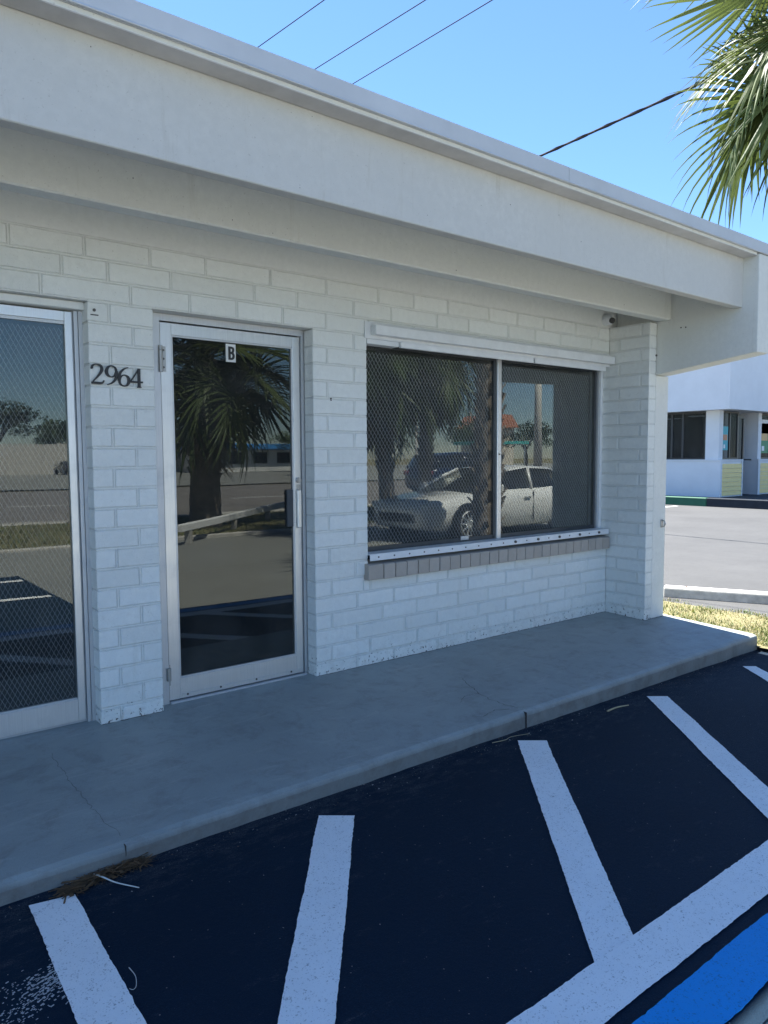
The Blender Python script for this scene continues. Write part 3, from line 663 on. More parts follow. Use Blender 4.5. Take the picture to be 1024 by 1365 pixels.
# ------------------------------------------------------------------ debris on the ground
twig_m = simple('dry_twig', (0.42, 0.34, 0.2), 0.8); pale_m = simple('pale_stem', (0.6, 0.6, 0.56), 0.7); straw_m = simple('dead_straw', (0.13, 0.075, 0.035), 0.9, 0, 0.5, 40)
mb = MB(); rr = random.Random(3)
for i in range(520):
    t = rr.random(); x = -0.50 + 0.27*t + rr.gauss(0, 0.02); y = -1.172 + rr.gauss(0, 0.016) - (0.02 if t < .3 else 0)
    L = rr.uniform(0.008, 0.05); an = rr.gauss(0.15, 0.7); p = rr.gauss(0, .25); z = gz(x)+0.003+abs(rr.gauss(0, .009))
    d = Vector((math.cos(an)*math.cos(p), math.sin(an)*math.cos(p), math.sin(p)*.5))*L; n_ = Vector((-d.y, d.x, 0)).normalized()*rr.uniform(.0008, .003 if i % 6 else .009)
    c0 = Vector((x, y, z)); q = [c0-d-n_, c0-d+n_, c0+d+n_*.4, c0+d-n_*.4]
    for v in q:
        if v.y > -1.147: v.y = -1.147 - rr.random()*.01
        v.z = max(v.z, gz(v.x)+.006)
    mb.poly(q)
lit = rawbuild('leaf_litter', mb, straw_m); tag(lit, 'clump of brown dead straw and leaves against the kerb', 'litter', kind='stuff')
def twig(name, pts, r, mat, label, cat):
    mb = MB(); P = catmull([list(p) for p in pts], 6); mb.tube(P, [r*(1-0.5*i/len(P)) for i in range(len(P))], 6)
    o = mb.build(name, mat, smooth=True); tag(o, label, cat)
def g3(x, y, h=0.004): return (x, y, gz(x)+h)
twig('dry_twig', [g3(2.483, -1.264), g3(2.57, -1.268, .009), g3(2.673, -1.279)], 0.006, twig_m, 'short straight pale brown twig on the black asphalt near the kerb', 'twig')
twig('white_stem', [g3(-0.40, -1.158, .012), g3(-0.385, -1.21, .02), g3(-0.355, -1.26, .012), g3(-0.30, -1.325)], 0.0032, pale_m, 'curved white stem sticking out of the straw clump by the kerb', 'stem')
twig('pale_string', [g3(-0.468, -1.70), g3(-0.466, -1.745), g3(-0.478, -1.785), g3(-0.490, -1.795), g3(-0.497, -1.785)], 0.0013, pale_m, 'tiny hooked white string on asphalt right of the leftmost stripe', 'string')
twig('thin_stem', [g3(1.60, -1.18), g3(1.68, -1.20, .007), g3(1.74, -1.185), g3(1.85, -1.215)], 0.0022, twig_m, 'thin wiry brown stem lying along the kerb near the slab joint', 'stem')

# dirt in the seam where the wall meets the slab
for a, b, sd in (((0.0, -0.004), (XBr, -0.004), 31), ((XC, -0.004), (XE, -0.004), 32), ((XE-.004, -0.003), (XE-.004, YP), 33), ((XE-.003, YP-.003), (4.57, YP-.001), 34)):
    crack([a, b], 0.0045, sd)
# grit and chips
mb = MB(); rr = random.Random(77)
def stone(x, y, z, r_):
    P = [Vector((x+rr.uniform(-1, 1)*r_, y+rr.uniform(-1, 1)*r_, z+rr.uniform(0, .9)*r_)) for _ in range(4)] + [Vector((x, y, z+r_*.8))]
    mb.add(P, [(0, 1, 4), (1, 2, 4), (2, 3, 4), (3, 0, 4), (0, 2, 1), (0, 3, 2)], rr.randrange(3))
for i in range(420):
    x = rr.uniform(-1.2, 4.6); y = -1.155 - abs(rr.gauss(0, .07)); stone(x, y, gz(x)+.001, rr.uniform(.0015, .0055))
for i in range(170):
    x = rr.uniform(-1.2, 4.6); y = rr.uniform(-2.5, -1.2); stone(x, y, gz(x)+.001, rr.uniform(.001, .0028))
for i in range(90):
    x = rr.uniform(-.9, 4.5); y = rr.uniform(-1.08, -.02) if i % 3 else -.01-abs(rr.gauss(0, .02)); stone(x, y, wz(y)+.0005, rr.uniform(.001, .0035))
gt = rawbuild('grit', mb, [simple('grit_pale', (.42, .41, .38), .9), simple('grit_grey', (.16, .155, .15), .9), simple('grit_brown', (.16, .11, .07), .9)]); tag(gt, 'fine grit and paint chips scattered on the slab and along the kerb', 'grit', kind='stuff')

# ------------------------------------------------------------------ grass beside the walkway
def gmat(name, c, tr=0.25):
    m, n, l, b = newmat(name); f = noise(n, l, pos(n), 7, 4)
    col = mixc(n, l, ramp(n, l, f, 0.35, 0.65), tuple(x*0.7 for x in c), tuple(x*1.25 for x in c)); l.new(col, b.inputs['Base Color'])
    b.inputs['Roughness'].default_value = 0.55; out = n['Material Output']
    t = n.new('ShaderNodeBsdfTranslucent'); l.new(col, t.inputs[0]); mx = n.new('ShaderNodeMixShader'); mx.inputs[0].default_value = tr
    l.new(b.outputs[0], mx.inputs[1]); l.new(t.outputs[0], mx.inputs[2]); l.new(mx.outputs[0], out.inputs[0]); return m
gm = [gmat('grass_green', (0.085, 0.13, 0.028)), gmat('grass_yellow', (0.19, 0.20, 0.05)), gmat('grass_dry', (0.33, 0.28, 0.14))]
mb = MB(); rr = random.Random(21)
def patch(x, y): return math.sin(x*5.1+1.3*math.sin(y*3.7))*math.cos(y*4.3+x*2.2)
for i in range(16000):
    y = -1.24 + rr.random()**1.5*4.5; x = rr.uniform(4.64, 5.78+0.06*math.sin(y*9)); pv = patch(x, y)
    if rr.random() < 0.25 + 0.3*(pv < -0.35): continue
    h_ = rr.uniform(0.014, 0.040)*(1.0+0.3*pv); an = rr.uniform(0, 2*PI); le = rr.uniform(0.3, 1.1)*h_; wd = rr.uniform(0.0018, 0.004)
    dx, dy_ = math.cos(an), math.sin(an); z = gz(x)+0.03; mi = rr.choices((0, 1, 2), (0.42+0.25*pv, 0.40, 0.22-0.15*pv))[0]
    a = Vector((x, y, z-.004)); m_ = a + Vector((dx*le*.4, dy_*le*.4, h_*.65)); t = a + Vector((dx*le, dy_*le, h_)); n_ = Vector((-dy_, dx, 0))*wd
    mb.poly([a-n_, a+n_, m_+n_*.8, m_-n_*.8], mi); mb.poly([m_-n_*.8, m_+n_*.8, t], mi)
gr = rawbuild('grass', mb, gm); tag(gr, 'strip of sunlit yellow green grass between the walkway and the next lot', 'grass', kind='stuff')
mb = MB()
for i in range(9000):
    x = rr.uniform(0, 18); y = rr.uniform(-13.7, -9.2); h_ = rr.uniform(.04, .11); an = rr.uniform(0, 2*PI); dx, dy_ = math.cos(an), math.sin(an); a = Vector((x, y, gz(x)+.03)); n_ = Vector((-dy_, dx, 0))*.008
    mb.poly([a-n_, a+n_, a+Vector((dx*.04, dy_*.04, h_))], rr.choices((0, 1, 2), (.5, .3, .3))[0])
g2 = rawbuild('grass', mb, gm); tag(g2, 'rough turf growing on the verge beside the road', 'grass', kind='stuff')

# wheel stop
ws = thing('wheel_stop', 'weathered concrete wheel stop on the grey lot beyond the grass', 'wheel stop', (6.40, -0.02, gz(6)-0.008), math.atan2(-0.85, 0.40))
mb = MB(); mb.prism([(-0.085, 0), (-0.070, 0.10), (-0.05, 0.118), (0.05, 0.118), (0.070, 0.10), (0.085, 0)], 0, -0.62, 1.2)
o = mb.build('block', simple('stop_concrete', (0.52, 0.51, 0.47), 0.85, 0, 0.2, 12, 0.5, 80), ws); bvm = o.modifiers.new('bevel', 'BEVEL'); bvm.width = 0.012; bvm.segments = 2
for x in (-0.4, 0.9):
    mb = MB(); mb.cyl((x, 0, 0.119), (x, 0, 0.123), 0.014, 8); mb.build('spike', simple('rust', (0.12, 0.06, 0.03), 0.9), ws)

# ------------------------------------------------------------------ palms
def leafmat(name, c0, c1):
    m, n, l, b = newmat(name); oi = n.new('ShaderNodeObjectInfo'); f = noise(n, l, objc(n), 5, 4)
    col = mixc(n, l, mathn(n, l, 'MULTIPLY', mathn(n, l, 'ADD', oi.outputs['Random'], f), 0.5), c0, c1); l.new(col, b.inputs['Base Color'])
    b.inputs['Roughness'].default_value = 0.5; b.inputs['Specular IOR Level'].default_value = 0.35
    t = n.new('ShaderNodeBsdfTranslucent'); l.new(mixc(n, l, 0.4, col, (0.16, 0.20, 0.03)), t.inputs[0]); mx = n.new('ShaderNodeMixShader'); mx.inputs[0].default_value = 0.24
    l.new(b.outputs[0], mx.inputs[1]); l.new(t.outputs[0], mx.inputs[2]); l.new(mx.outputs[0], n['Material Output'].inputs[0]); return m
palm_m = leafmat('palm_leaf', (0.05, 0.082, 0.03), (0.115, 0.145, 0.042))
dead_m = leafmat('palm_leaf_dead', (0.17, 0.12, 0.05), (0.26, 0.19, 0.08))
trunk_m = simple('palm_bark', (0.24, 0.20, 0.16), 0.95, 0, 0.4, 9, 0.9, 40)
def frond(seed, droop, pet=0.62, blade=0.95, nl=44):
    rr = random.Random(seed); mb = MB()
    # petiole
    P = []; z = 0; x = 0
    for i in range(7):
        t = i/6; P.append(Vector((pet*t, 0, -droop*0.16*pet*t*t)))
    mb.tube(P, [0.020-0.010*i/6 for i in range(7)], 5)
    hub = P[-1]; tang = (P[-1]-P[-2]).normalized()
    # costa curving down inside the blade
    co = []; cl = 0.42
    for i in range(6):
        t = i/5; co.append(hub + tang*cl*t + Vector((0, 0, -droop*0.42*cl*t*t)))
    for k in range(nl):
        u = (k+0.5)/nl*2-1; ang = math.radians(158)*u + rr.gauss(0, 0.02)
        t0 = (1-abs(u))**1.2; c = co[0].lerp(co[-1], 0); i0 = t0*5; ia = min(4, int(i0)); org = co[ia].lerp(co[ia+1], i0-ia)
        loc_t = (co[ia+1]-co[ia]).normalized(); side = Vector((0, 1, 0)); upv = loc_t.cross(side)*-1
        if upv.z < 0: upv = -upv
        d = (loc_t*math.cos(ang) + side*math.sin(ang)).normalized()
        d = (d + upv*(0.20+0.10*rr.random())*abs(math.sin(ang))).normalized()
        L = blade*(0.62+0.38*math.cos(ang*0.55))*rr.uniform(0.88, 1.06); seg = 7
        fall = (0.30+0.55*droop)*rr.uniform(0.7, 1.35); kink = rr.random() < 0.22; kp = rr.uniform(0.45, 0.7)
        lat = Vector((0, 0, 1)).cross(d)
        lat = lat.normalized() if lat.length > .1 else side
        p = org.copy(); dirv = d.copy(); prev = None; sl_ = L/seg
        for s_ in range(seg+1):
            t = s_/seg; wd = min(0.012 + 0.09*t*L, 0.0215)*(1-max(0, (t-0.35)/0.65)**1.3) + 0.0006
            nn = lat.cross(dirv).normalized()
            a = p - lat*wd + nn*wd*0.55; b = p.copy(); c2 = p + lat*wd + nn*wd*0.55
            if prev:
                mb.poly([prev[0], prev[1], b, a]); mb.poly([prev[1], prev[2], c2, b])
            prev = (a, b, c2)
            g = fall*(0.10 + 0.9*t*t)*sl_*2.6
            if kink and t > kp: g += 0.5*sl_*3
            dirv = (dirv + Vector((rr.gauss(0, .025), rr.gauss(0, .025), -g))).normalized(); p = p + dirv*sl_
    me = bpy.data.meshes.new('frond'); me.from_pydata(mb.v, [], mb.f); me.update(); return me
fr_live = [frond(100+i, dr) for i, dr in enumerate((0.1, 0.35, 0.6, 0.8, 1.0, 1.15))]
fr_dead = [frond(200+i, 1.2, 0.5, 0.8, 30) for i in range(2)]
for me in fr_live: me.materials.append(palm_m)
for me in fr_dead: me.materials.append(dead_m)
def palm(loc, top, label, seed, n=34, dead=4, boots=True, r0=0.17, scale=1.0, nb=110):
    rr = random.Random(seed); t = thing('palm_tree', label, 'palm tree', loc, 0, 'sabal palms around the parking lot')
    mb = MB(); P = []; rd = []; N = 16; top = Vector(top)
    for i in range(N+1):
        s_ = i/N; P.append(Vector((top.x*s_**1.4, top.y*s_**1.4, top.z*s_-0.1*(1-s_)))); rd.append(r0*(1.12-0.30*s_ + (0.10*(1-s_)**6))*(1+rr.gauss(0, .02)))
    mb.tube(P, rd, 14); trk = mb.build('trunk', trunk_m, t, smooth=True)
    if boots:
        bmh = MB()
        for i in range(nb):
            s_ = (0.30 if nb < 200 else 0.06) + (0.68 if nb < 200 else 0.92)*i/nb; a = i*2.4; k = s_*N; ia = min(N-1, int(k)); c = P[ia].lerp(P[ia+1], k-ia); r_ = rd[ia]
            o_ = Vector((math.cos(a), math.sin(a), 0)); s2 = Vector((-o_.y, o_.x, 0))*0.05
            L = rr.uniform(.10, .22); q0 = c+o_*(r_-.02); q1 = c+o_*(r_+.05+.05*rr.random())+Vector((0, 0, L))
            bmh.add([q0-s2, q0+s2, q1+s2*.7, q1-s2*.7, q0-s2-o_*.03, q0+s2-o_*.03, q1+s2*.7-o_*.025, q1-s2*.7-o_*.025], [(0,1,2,3), (4,7,6,5), (0,3,7,4), (1,5,6,2), (3,2,6,7)])
        bo = bmh.build('frond_boots', trunk_m, trk); bo['kind'] = 'stuff'
    for i in range(n+dead):
        az = i*2.39996 + rr.gauss(0, .12)
        if i < n:
            e = 78 - 118*(i/(n-1))**0.85 + rr.gauss(0, 5); me = fr_live[min(5, max(0, int((78-e)/118*6 + rr.uniform(-.6, .6))))]
        else: e = -62 + rr.gauss(0, 8); me = fr_dead[i % 2]
        m_ = Matrix.Translation(top + Vector((0, 0, -0.02 - 0.30*(i/n)))) @ Euler((0, -math.radians(e), 0)).to_matrix().to_4x4()
        m_ = Matrix.Translation(top + Vector((0, 0, 0.12 - 0.34*(i/n)))) @ Matrix.Rotation(az, 4, 'Z') @ Matrix.Rotation(-math.radians(e), 4, 'Y') @ Matrix.Rotation(rr.gauss(0, .35), 4, 'X') @ Matrix.Scale(scale*rr.uniform(.85, 1.1), 4)
        inst('frond', me, t, mat=m_)
    return t
palm((5.88, -1.25, gz(5)), (-0.06, 0.0, 5.28), 'sabal palm with drooping fan fronds beside the walkway end', 1, n=48, dead=3, scale=1.0)
palm((7.5, -4.25, gz(5)), (0.15, 0.05, 7.6), 'tall rough trunked sabal palm in front of the white car', 2, n=40, dead=8, r0=0.20, scale=1.1, nb=230)
palm((11.0, -9.7, gz(5)+.02), (0.2, 0.0, 4.3), 'middle sabal palm of the three on the verge', 5, n=38, dead=10, scale=1.25)
palm((5.75, -10.9, gz(5)+.02), (0.05, 0.1, 3.6), 'thick trunked sabal palm on the verge across from the glass door', 3, n=40, dead=12, r0=0.30, scale=1.35)
palm((9.7, -9.5, gz(5)+.02), (-0.3, 0.0, 3.7), 'short leaning sabal palm on the verge left of the white car reflection', 4, n=38, dead=10, scale=1.2)

# ------------------------------------------------------------------ overhead wires
def wire(label, p0, p1, r, sag, name='overhead_wire', group='thin overhead wires'):
    p0, p1 = Vector(p0), Vector(p1); mb = MB(); N = 24
    mb.tube([p0.lerp(p1, i/N) + Vector((0, 0, -sag*4*(i/N)*(1-i/N))) for i in range(N+1)], r, 6)
    o = mb.build(name, simple('wire_black', (0.025, 0.025, 0.027), 0.85, spec=0.15), smooth=True); tag(o, label, 'wire', group); return o
def along(A, Bq, y): t = (y-A[1])/(Bq[1]-A[1]); return (A[0]+(Bq[0]-A[0])*t, y, A[2])
wire('thin overhead wire, leftmost of the three above the roof', along((5.077, 7.26, 8), (5.228, 5.595, 8), 30), along((5.077, 7.26, 8), (5.228, 5.595, 8), -16), 0.008, 0.0)
wire('thin overhead wire, middle one of the three above the roof', along((6.178, 7.282, 8), (6.392, 4.684, 8), 30), along((6.178, 7.282, 8), (6.392, 4.684, 8), -16), 0.008, 0.0)
wire('thin overhead wire, rightmost of the three above the roof', along((6.987, 7.23, 8), (7.161, 4.082, 8), 30), along((6.987, 7.23, 8), (7.161, 4.082, 8), -16), 0.008, 0.0)
A, Bq = (12.139, 7.295, 8), (11.879, 3.352, 8)
cb = wire('thick bundled black cable running behind the palm crown', along(A, Bq, 30), along(A, Bq, -16), 0.024, 0.0, 'overhead_cable', 'thick cable')
del cb['group']
mb = MB(); 
for k in range(2):
    mb.tube([Vector(along(A, Bq, 30 - 46*i/240)) + Vector((0.026*math.cos(i*0.9+k*PI), 0, 0.026*math.sin(i*0.9+k*PI))) for i in range(241)], 0.009, 5)
mb.build('lashing_wire', simple('lash', (0.02, 0.02, 0.022), 0.9, 0.0, spec=0.1), cb)

# ------------------------------------------------------------------ restaurant across the lot
rest = thing('restaurant_building', 'white restaurant with black framed windows and pale yellow siding panels across the lot', 'restaurant', (22.42, 8.24, 0))
wall_w = simple('restaurant_white', (0.72, 0.73, 0.74), 0.6, 0, 0.04, 2, 0.15, 60); yel = simple('yellow_siding', (0.88, 0.68, 0.27), 0.6, 0, 0.05, 5)
green_m = simple('green_kerb', (0.012, 0.10, 0.055), 0.7); shaded_pave_m = simple('shaded_pavement', (0.018, 0.024, 0.033), 0.9, 0, .2, 5)  # building shade put into the pavement colour, shared by part of the kerb
frame_b = simple('black_frame', (0.02, 0.021, 0.023), 0.4)
def RB(name, mat, x0, x1, y0, y1, z0, z1, parent=None, b=0.0): return B(name, mat, parent or rest, x0, x1, y0, y1, z0, z1, b=b)
RB('pavement', shaded_pave_m, -2.2, 14, -16, 16, -0.2, -0.02); RB('kerb', green_m, -2.42, -2.203, -0.84, 16, -0.2, 0.09, b=0.02); RB('kerb', shaded_pave_m, -2.42, -2.203, -16, -0.843, -0.2, 0.09, b=0.02)
# south-facing low wall with siding, west-facing low wall
RB('low_wall', wall_w, 0.0, 0.2, 0.0, 14, -0.02, 1.17); RB('low_wall', wall_w, 0.203, 1.50, 0.0, 0.2, -0.02, 1.17)
RB('coping', wall_w, -0.03, 0.22, -0.03, 14, 1.1725, 1.215); RB('coping', wall_w, 0.223, 1.53, -0.03, 0.22, 1.1725, 1.215)
RB('low_wall', wall_w, 2.65, 2.85, 0.0, 1.0, -0.02, 1.17); RB('low_wall', wall_w, 2.853, 7.0, 0.0, 0.2, -0.02, 1.17); RB('coping', wall_w, 2.62, 7.0, -0.03, 0.22, 1.1725, 1.215)
for x0, x1 in ((0.10, 1.44), (2.78, 6.9)):
    for k in range(7):
        sb_ = MB(); sb_.prism([(-0.004, 0), (-0.034, 0), (-0.008, 0.140), (-0.004, 0.140)], 0, x0, x1); sb_.build('siding_board', yel, rest, loc=(0, 0, 0.03+k*0.150))
RB('corner_trim', wall_w, -0.028, 0.097, -0.029, -0.002, -0.02, 1.171); RB('corner_trim', wall_w, 1.443, 1.515, -0.027, -0.002, -0.02, 1.171); RB('corner_trim', wall_w, 2.63, 2.777, -0.027, -0.002, -0.02, 1.171)
RB('corner_pillar', wall_w, 0.03, 0.30, 0.08, 0.53, 1.2155, 2.82); RB('pillar', wall_w, 2.0, 2.3, 0.9, 1.2, -0.02, 2.82); RB('pillar', wall_w, 2.70, 2.95, 0.05, 0.9, 1.216, 2.82)
RB('pillar', wall_w, 0.03, 0.3, 1.95, 2.5, 1.216, 2.82) if False else None
def rwin(x0, x1, y0, y1, z0, z1, mulls, face):
    mb = MB(); t = 0.05
    if face == 'w':
        mb.box(x0, x0+t, y0, y1, z0, z0+t); mb.box(x0, x0+t, y0, y1, z1-t, z1)
        for m_ in [y0, y1-t] + mulls: mb.box(x0-.003, x0+t, m_, m_+t*1.5, z0+t, z1-t)
        f = mb.build('window', frame_b, rest); B('pane', shop_glass, f, x0+.02, x0+.026, y0+t, y1-t, z0+t, z1-t)
    else:
        mb.box(x0, x1, y0, y0+t, z0, z0+t); mb.box(x0, x1, y0, y0+t, z1-t, z1)
        for m_ in [x0, x1-t] + mulls: mb.box(m_, m_+t*1.5, y0-.003, y0+t, z0+t, z1-t)
        f = mb.build('window', frame_b, rest); B('pane', shop_glass, f, x0+t, x1-t, y0+.02, y0+.026, z0+t, z1-t)
    return f
rwin(0.12, 0, 0.535, 4.2, 1.22, 2.80, [1.35, 1.75, 2.9], 'w')
rwin(0.305, 1.40, 0.12, 0, 1.22, 2.80, [0.80], 's')
rwin(2.955, 7.0, 0.12, 0, 1.22, 2.80, [3.75, 4.9, 6.0], 's')
# door in the recess
rwin(0.8, 2.0, 1.0, 0, 0.0, 2.80, [1.35], 's')
dmb = MB(); dmb.box(1.40, 1.52, 0.15, 0.27, -0.02, 2.80); dmb.build('door_post', frame_b, rest)
dmb = MB(); dmb.box(1.53, 1.60, 0.2, 0.26, 0, 2.7); dmb.box(1.93, 2.0, 0.2, 0.26, 0, 2.7); dmb.box(1.6, 1.93, 0.2, 0.26, 2.6, 2.7); dmb.box(1.6, 1.93, 0.2, 0.26, 0, 0.15); rd_ = dmb.build('door', frame_b, rest)
B('pane', shop_glass, rd_, 1.6, 1.93, 0.225, 0.231, 0.15, 2.6)
RB('interior', simple('restaurant_interior', (0.05, 0.05, 0.052), 0.8), 0.6, 10, 1.6, 14, -0.02, 2.82); 
for k in range(4): RB('ceiling_light', simple('ceiling_strip', (0.7, 0.7, 0.7), .5), 0.3, 0.58, 0.7+k*.9, 1.3+k*.9, 2.66-k*.05, 2.69-k*.05)
RB('awning_fascia', wall_w, -0.50, -0.42, -0.42, 15, 2.81, 4.9); RB('awning_fascia', wall_w, -0.50, 14, -0.50, -0.4225, 2.81, 4.9); RB('awning_soffit', wall_w, -0.417, 14, -0.42, 15, 2.825, 2.86); RB('roof', wall_w, -0.417, 14, -0.42, 15, 4.70, 4.80)
def poster(x, z, w_, h_, cols, y=0.112):
    o = RB('poster', simple('poster_a', cols[0], .5), x, x+w_, y-.004, y, z, z+h_)
    mb = MB(); mb.box(x+w_*.1, x+w_*.9, y-.006, y-.0045, z+h_*.42, z+h_*.66); mb.build('poster_print', simple('poster_b', cols[1], .5), o)
    mb = MB(); mb.box(x+w_*.2, x+w_*.5, y-.006, y-.0045, z+h_*.08, z+h_*.24); mb.build('poster_print', simple('poster_c', cols[2], .5), o)
poster(0.33, 1.52, 0.36, 0.78, [(0.03, 0.36, 0.42), (0.45, 0.2, 0.1), (0.7, 0.7, 0.7)], y=0.114)
poster(3.02, 1.42, 0.60, 1.05, [(0.02, 0.22, 0.09), (0.6, 0.38, 0.15), (0.8, 0.8, 0.8)], y=0.114)
RB('poster', simple('poster_d', (0.72, 0.72, 0.70), .5), 3.02, 3.62, 0.110, 0.1135, 2.08, 2.60)
poster(3.88, 1.42, 0.60, 1.05, [(0.03, 0.12, 0.06), (0.6, 0.30, 0.15), (0.8, 0.8, 0.8)], y=0.114)
o = RB('poster', simple('poster_e', (0.06, 0.16, 0.40), .5), 0.108, 0.112, 2.05, 2.5, 1.6, 2.5)
# bay line near the restaurant
mb = MB(); mb.box(17.2, 19.6, 8.05, 8.15, gz(9)-.004, gz(9)-.001); mb.build('painted_line', line_m, lot)

# ------------------------------------------------------------------ what stands behind the camera (seen in the glass)
def car(label, cat_loc, rz, paint_col, suv=False, name='parked_car'):
    t = thing(name, label, 'car', cat_loc, rz, 'cars seen in the window reflections')
    pm = simple('car_paint_'+str(len(bpy.data.materials)), paint_col, 0.25, 0.0, 0.02, 3, obj=True, coat=0.8)
    H = 1.72 if suv else 1.34; hb = 1.08 if suv else 0.90; hh = 1.05 if suv else 0.83
    st = [(2.34, .62, .42, .55, .62), (2.28, .76, .25, .50, .70), (2.0, .86, .20, .55, hh-.10), (1.5, .90, .18, .62, hh-.02), (0.95, .91, .18, .66, hh+.03), (0.2, .92, .18, .68, hb), (-0.8, .92, .18, .68, hb+.02), (-1.5, .91, .19, .68, hb+.05), (-2.0, .88, .24, .66, hb+.03), (-2.28, .80, .34, .62, hb-.05), (-2.36, .70, .45, .60, hb-.18)]
    rows = []
    for x, w_, zl, zm, zt in st:
        half = [(w_*.80, zl), (w_*.97, zl+.10), (w_, zm), (w_*.965, zt-.06), (w_*.88, zt), (0, zt+.025)]
        rows.append([(x, y, z) for y, z in half] + [(x, -y, z) for y, z in half[-2::-1]])
    n = len(rows[0]); V = [p for r in rows for p in r]; F = []
    for i in range(len(rows)-1):
        for k in range(n-1): F.append((i*n+k, i*n+k+1, (i+1)*n+k+1, (i+1)*n+k))
        F.append((i*n+n-1, i*n, (i+1)*n, (i+1)*n+n-1))
    F.append(tuple(range(n))); F.append(tuple(reversed(range((len(rows)-1)*n, len(rows)*n))))
    mb = MB(); mb.add(V, F); body = mb.build('body', pm, t, smooth=True)
    # glasshouse
    gs = [(1.12, .74, hh+.05, .64, hh+.07), (0.62, .79, hb-.01, .64, hh+.30), (0.12, .82, hb, .655, H-.05), (-0.35, .83, hb, .67, H), (-1.1, .82, hb+.03, .66, H-.03), ((-2.0 if suv else -1.75), .78, hb+.05, .62, (H-.12 if suv else hb+.22)), ((-2.28 if suv else -2.05), .74, hb+.02, .60, hb+.06)]
    def loft(rows_, name_, mat, par, sm=True):
        n_ = len(rows_[0]); mb = MB(); V = [p for r in rows_ for p in r]; F = []
        for i in range(len(rows_)-1):
            for k in range(n_-1): F.append((i*n_+k, i*n_+k+1, (i+1)*n_+k+1, (i+1)*n_+k))
        mb.add(V, F); return mb.build(name_, mat, par, smooth=sm)
    loft([[(x, wb, zb-.03), (x, wr, zr-.03)] + [(x, -wr, zr-.03), (x, -wb, zb-.03)] for x, wb, zb, wr, zr in gs], 'windows', car_glass, t)
    loft([[(x, wr+.025, zr-.045), (x, wr-.04, zr), (x, 0, zr+.02), (x, -wr+.04, zr), (x, -wr-.025, zr-.045)] for x, wb, zb, wr, zr in gs[2:6]], 'roof', pm, t)
    for s_ in (1, -1):
        mb = MB()
        for (i0, i1, f0, f1) in ((0, 1, 0, 1),):
            mb.tube([(gs[0][0]+.02, s_*(gs[0][1]-.0), gs[0][2]-.02), (gs[1][0]+.02, s_*(gs[1][3]+.03), gs[1][4]-.02), (gs[2][0]+.02, s_*(gs[2][3]+.02), gs[2][4]-.02)], 0.038, 6)
        for x in (-0.38, -1.25):
            k = 3 if x > -1 else 4; g_ = gs[k]; mb.tube([(x, s_*(g_[1]+.005), g_[2]), (x-.04, s_*(g_[3]+.012), g_[4]-.05)], 0.035, 6)
        a, b_ = gs[4], gs[6]; mb.tube([(a[0]-.25, s_*(a[3]+.01), a[4]-.07), (b_[0], s_*b_[1]*.97, b_[2]+.01)], 0.05, 6)
        mb.build('pillar', pm, t, smooth=True)
        mi = MB(); mi.box(0.68, 0.84, s_*0.93-.0 if s_ > 0 else -1.10, 1.10 if s_ > 0 else -0.93, hb-.02, hb+.11, .02); mi.build('mirror', pm, t)
        for x in (-0.25, -1.2):
            hd = MB(); hd.box(x, x+.18, min(s_*.915, s_*.955), max(s_*.915, s_*.955), hb-.17, hb-.14, .006); hd.build('door_handle', alu_m, t)
        for x in (0.78, -0.36, -1.30):
            dm_ = MB(); dm_.box(x, x+.012, min(s_*.90, s_*.924), max(s_*.90, s_*.924), .30, hb-.04); dm_.build('door_gap', black_m, t)
        hl = MB(); hl.box(2.05, 2.30, min(s_*.55, s_*.80), max(s_*.55, s_*.80), .60, .70, .02); hl.build('headlight', white_metal, t)
        tl = MB(); tl.box(-2.355, -2.20, min(s_*.52, s_*.80), max(s_*.52, s_*.80), hb-.22, hb-.08, .02); tl.build('tail_light', simple('tail_red', (.35, .01, .01), .3), t)
        for x in (1.42, -1.38):
            r_ = .36 if suv else .325
            ar = MB(); ar.cyl((x, s_*.70, r_), (x, s_*.926, r_), r_+.05, 24); ar.build('wheel_arch', black_m, t)
            wh = MB(); wh.cyl((x, s_*.72, r_), (x, s_*.945, r_), r_, 24); wo = wh.build('wheel', dark_m, t)
            ri = MB(); ri.cyl((x, s_*.90, r_), (x, s_*.949, r_), r_*.30, 12)
            for q in range(10):
                a = q*2*PI/10; d = Vector((math.cos(a), 0, math.sin(a))); ri.tube([Vector((x, s_*.948, r_))+d*.05, Vector((x, s_*.948, r_))+d*r_*.68], .016, 5)
            P = [(x+math.cos(q*2*PI/20)*r_*.68, s_*.946, r_+math.sin(q*2*PI/20)*r_*.68) for q in range(21)]; ri.tube(P, .014, 5); ri.build('rim', alu_m, wo)
    gr_ = MB(); gr_.box(2.22, 2.345, -.50, .50, .36, .52, .01); gr_.build('grille', black_m, t)
    return t
car_glass = glass('car_glass', (0.03, 0.032, 0.035), 0.06)
car('white parked sedan mirrored in the right half of the shop window', (9.65, -6.3, gz(5)-.008), PI, (0.72, 0.72, 0.70))
car('dark blue suv on the road mirrored in the left window pane', (20.0, -17.6, gz(5)-.03), 0.0, (0.012, 0.02, 0.05), True)
car('dark sedan parked before the far pale wall', (19.6, -71, gz(5)-.03), -PI/2, (0.03, 0.03, 0.035))
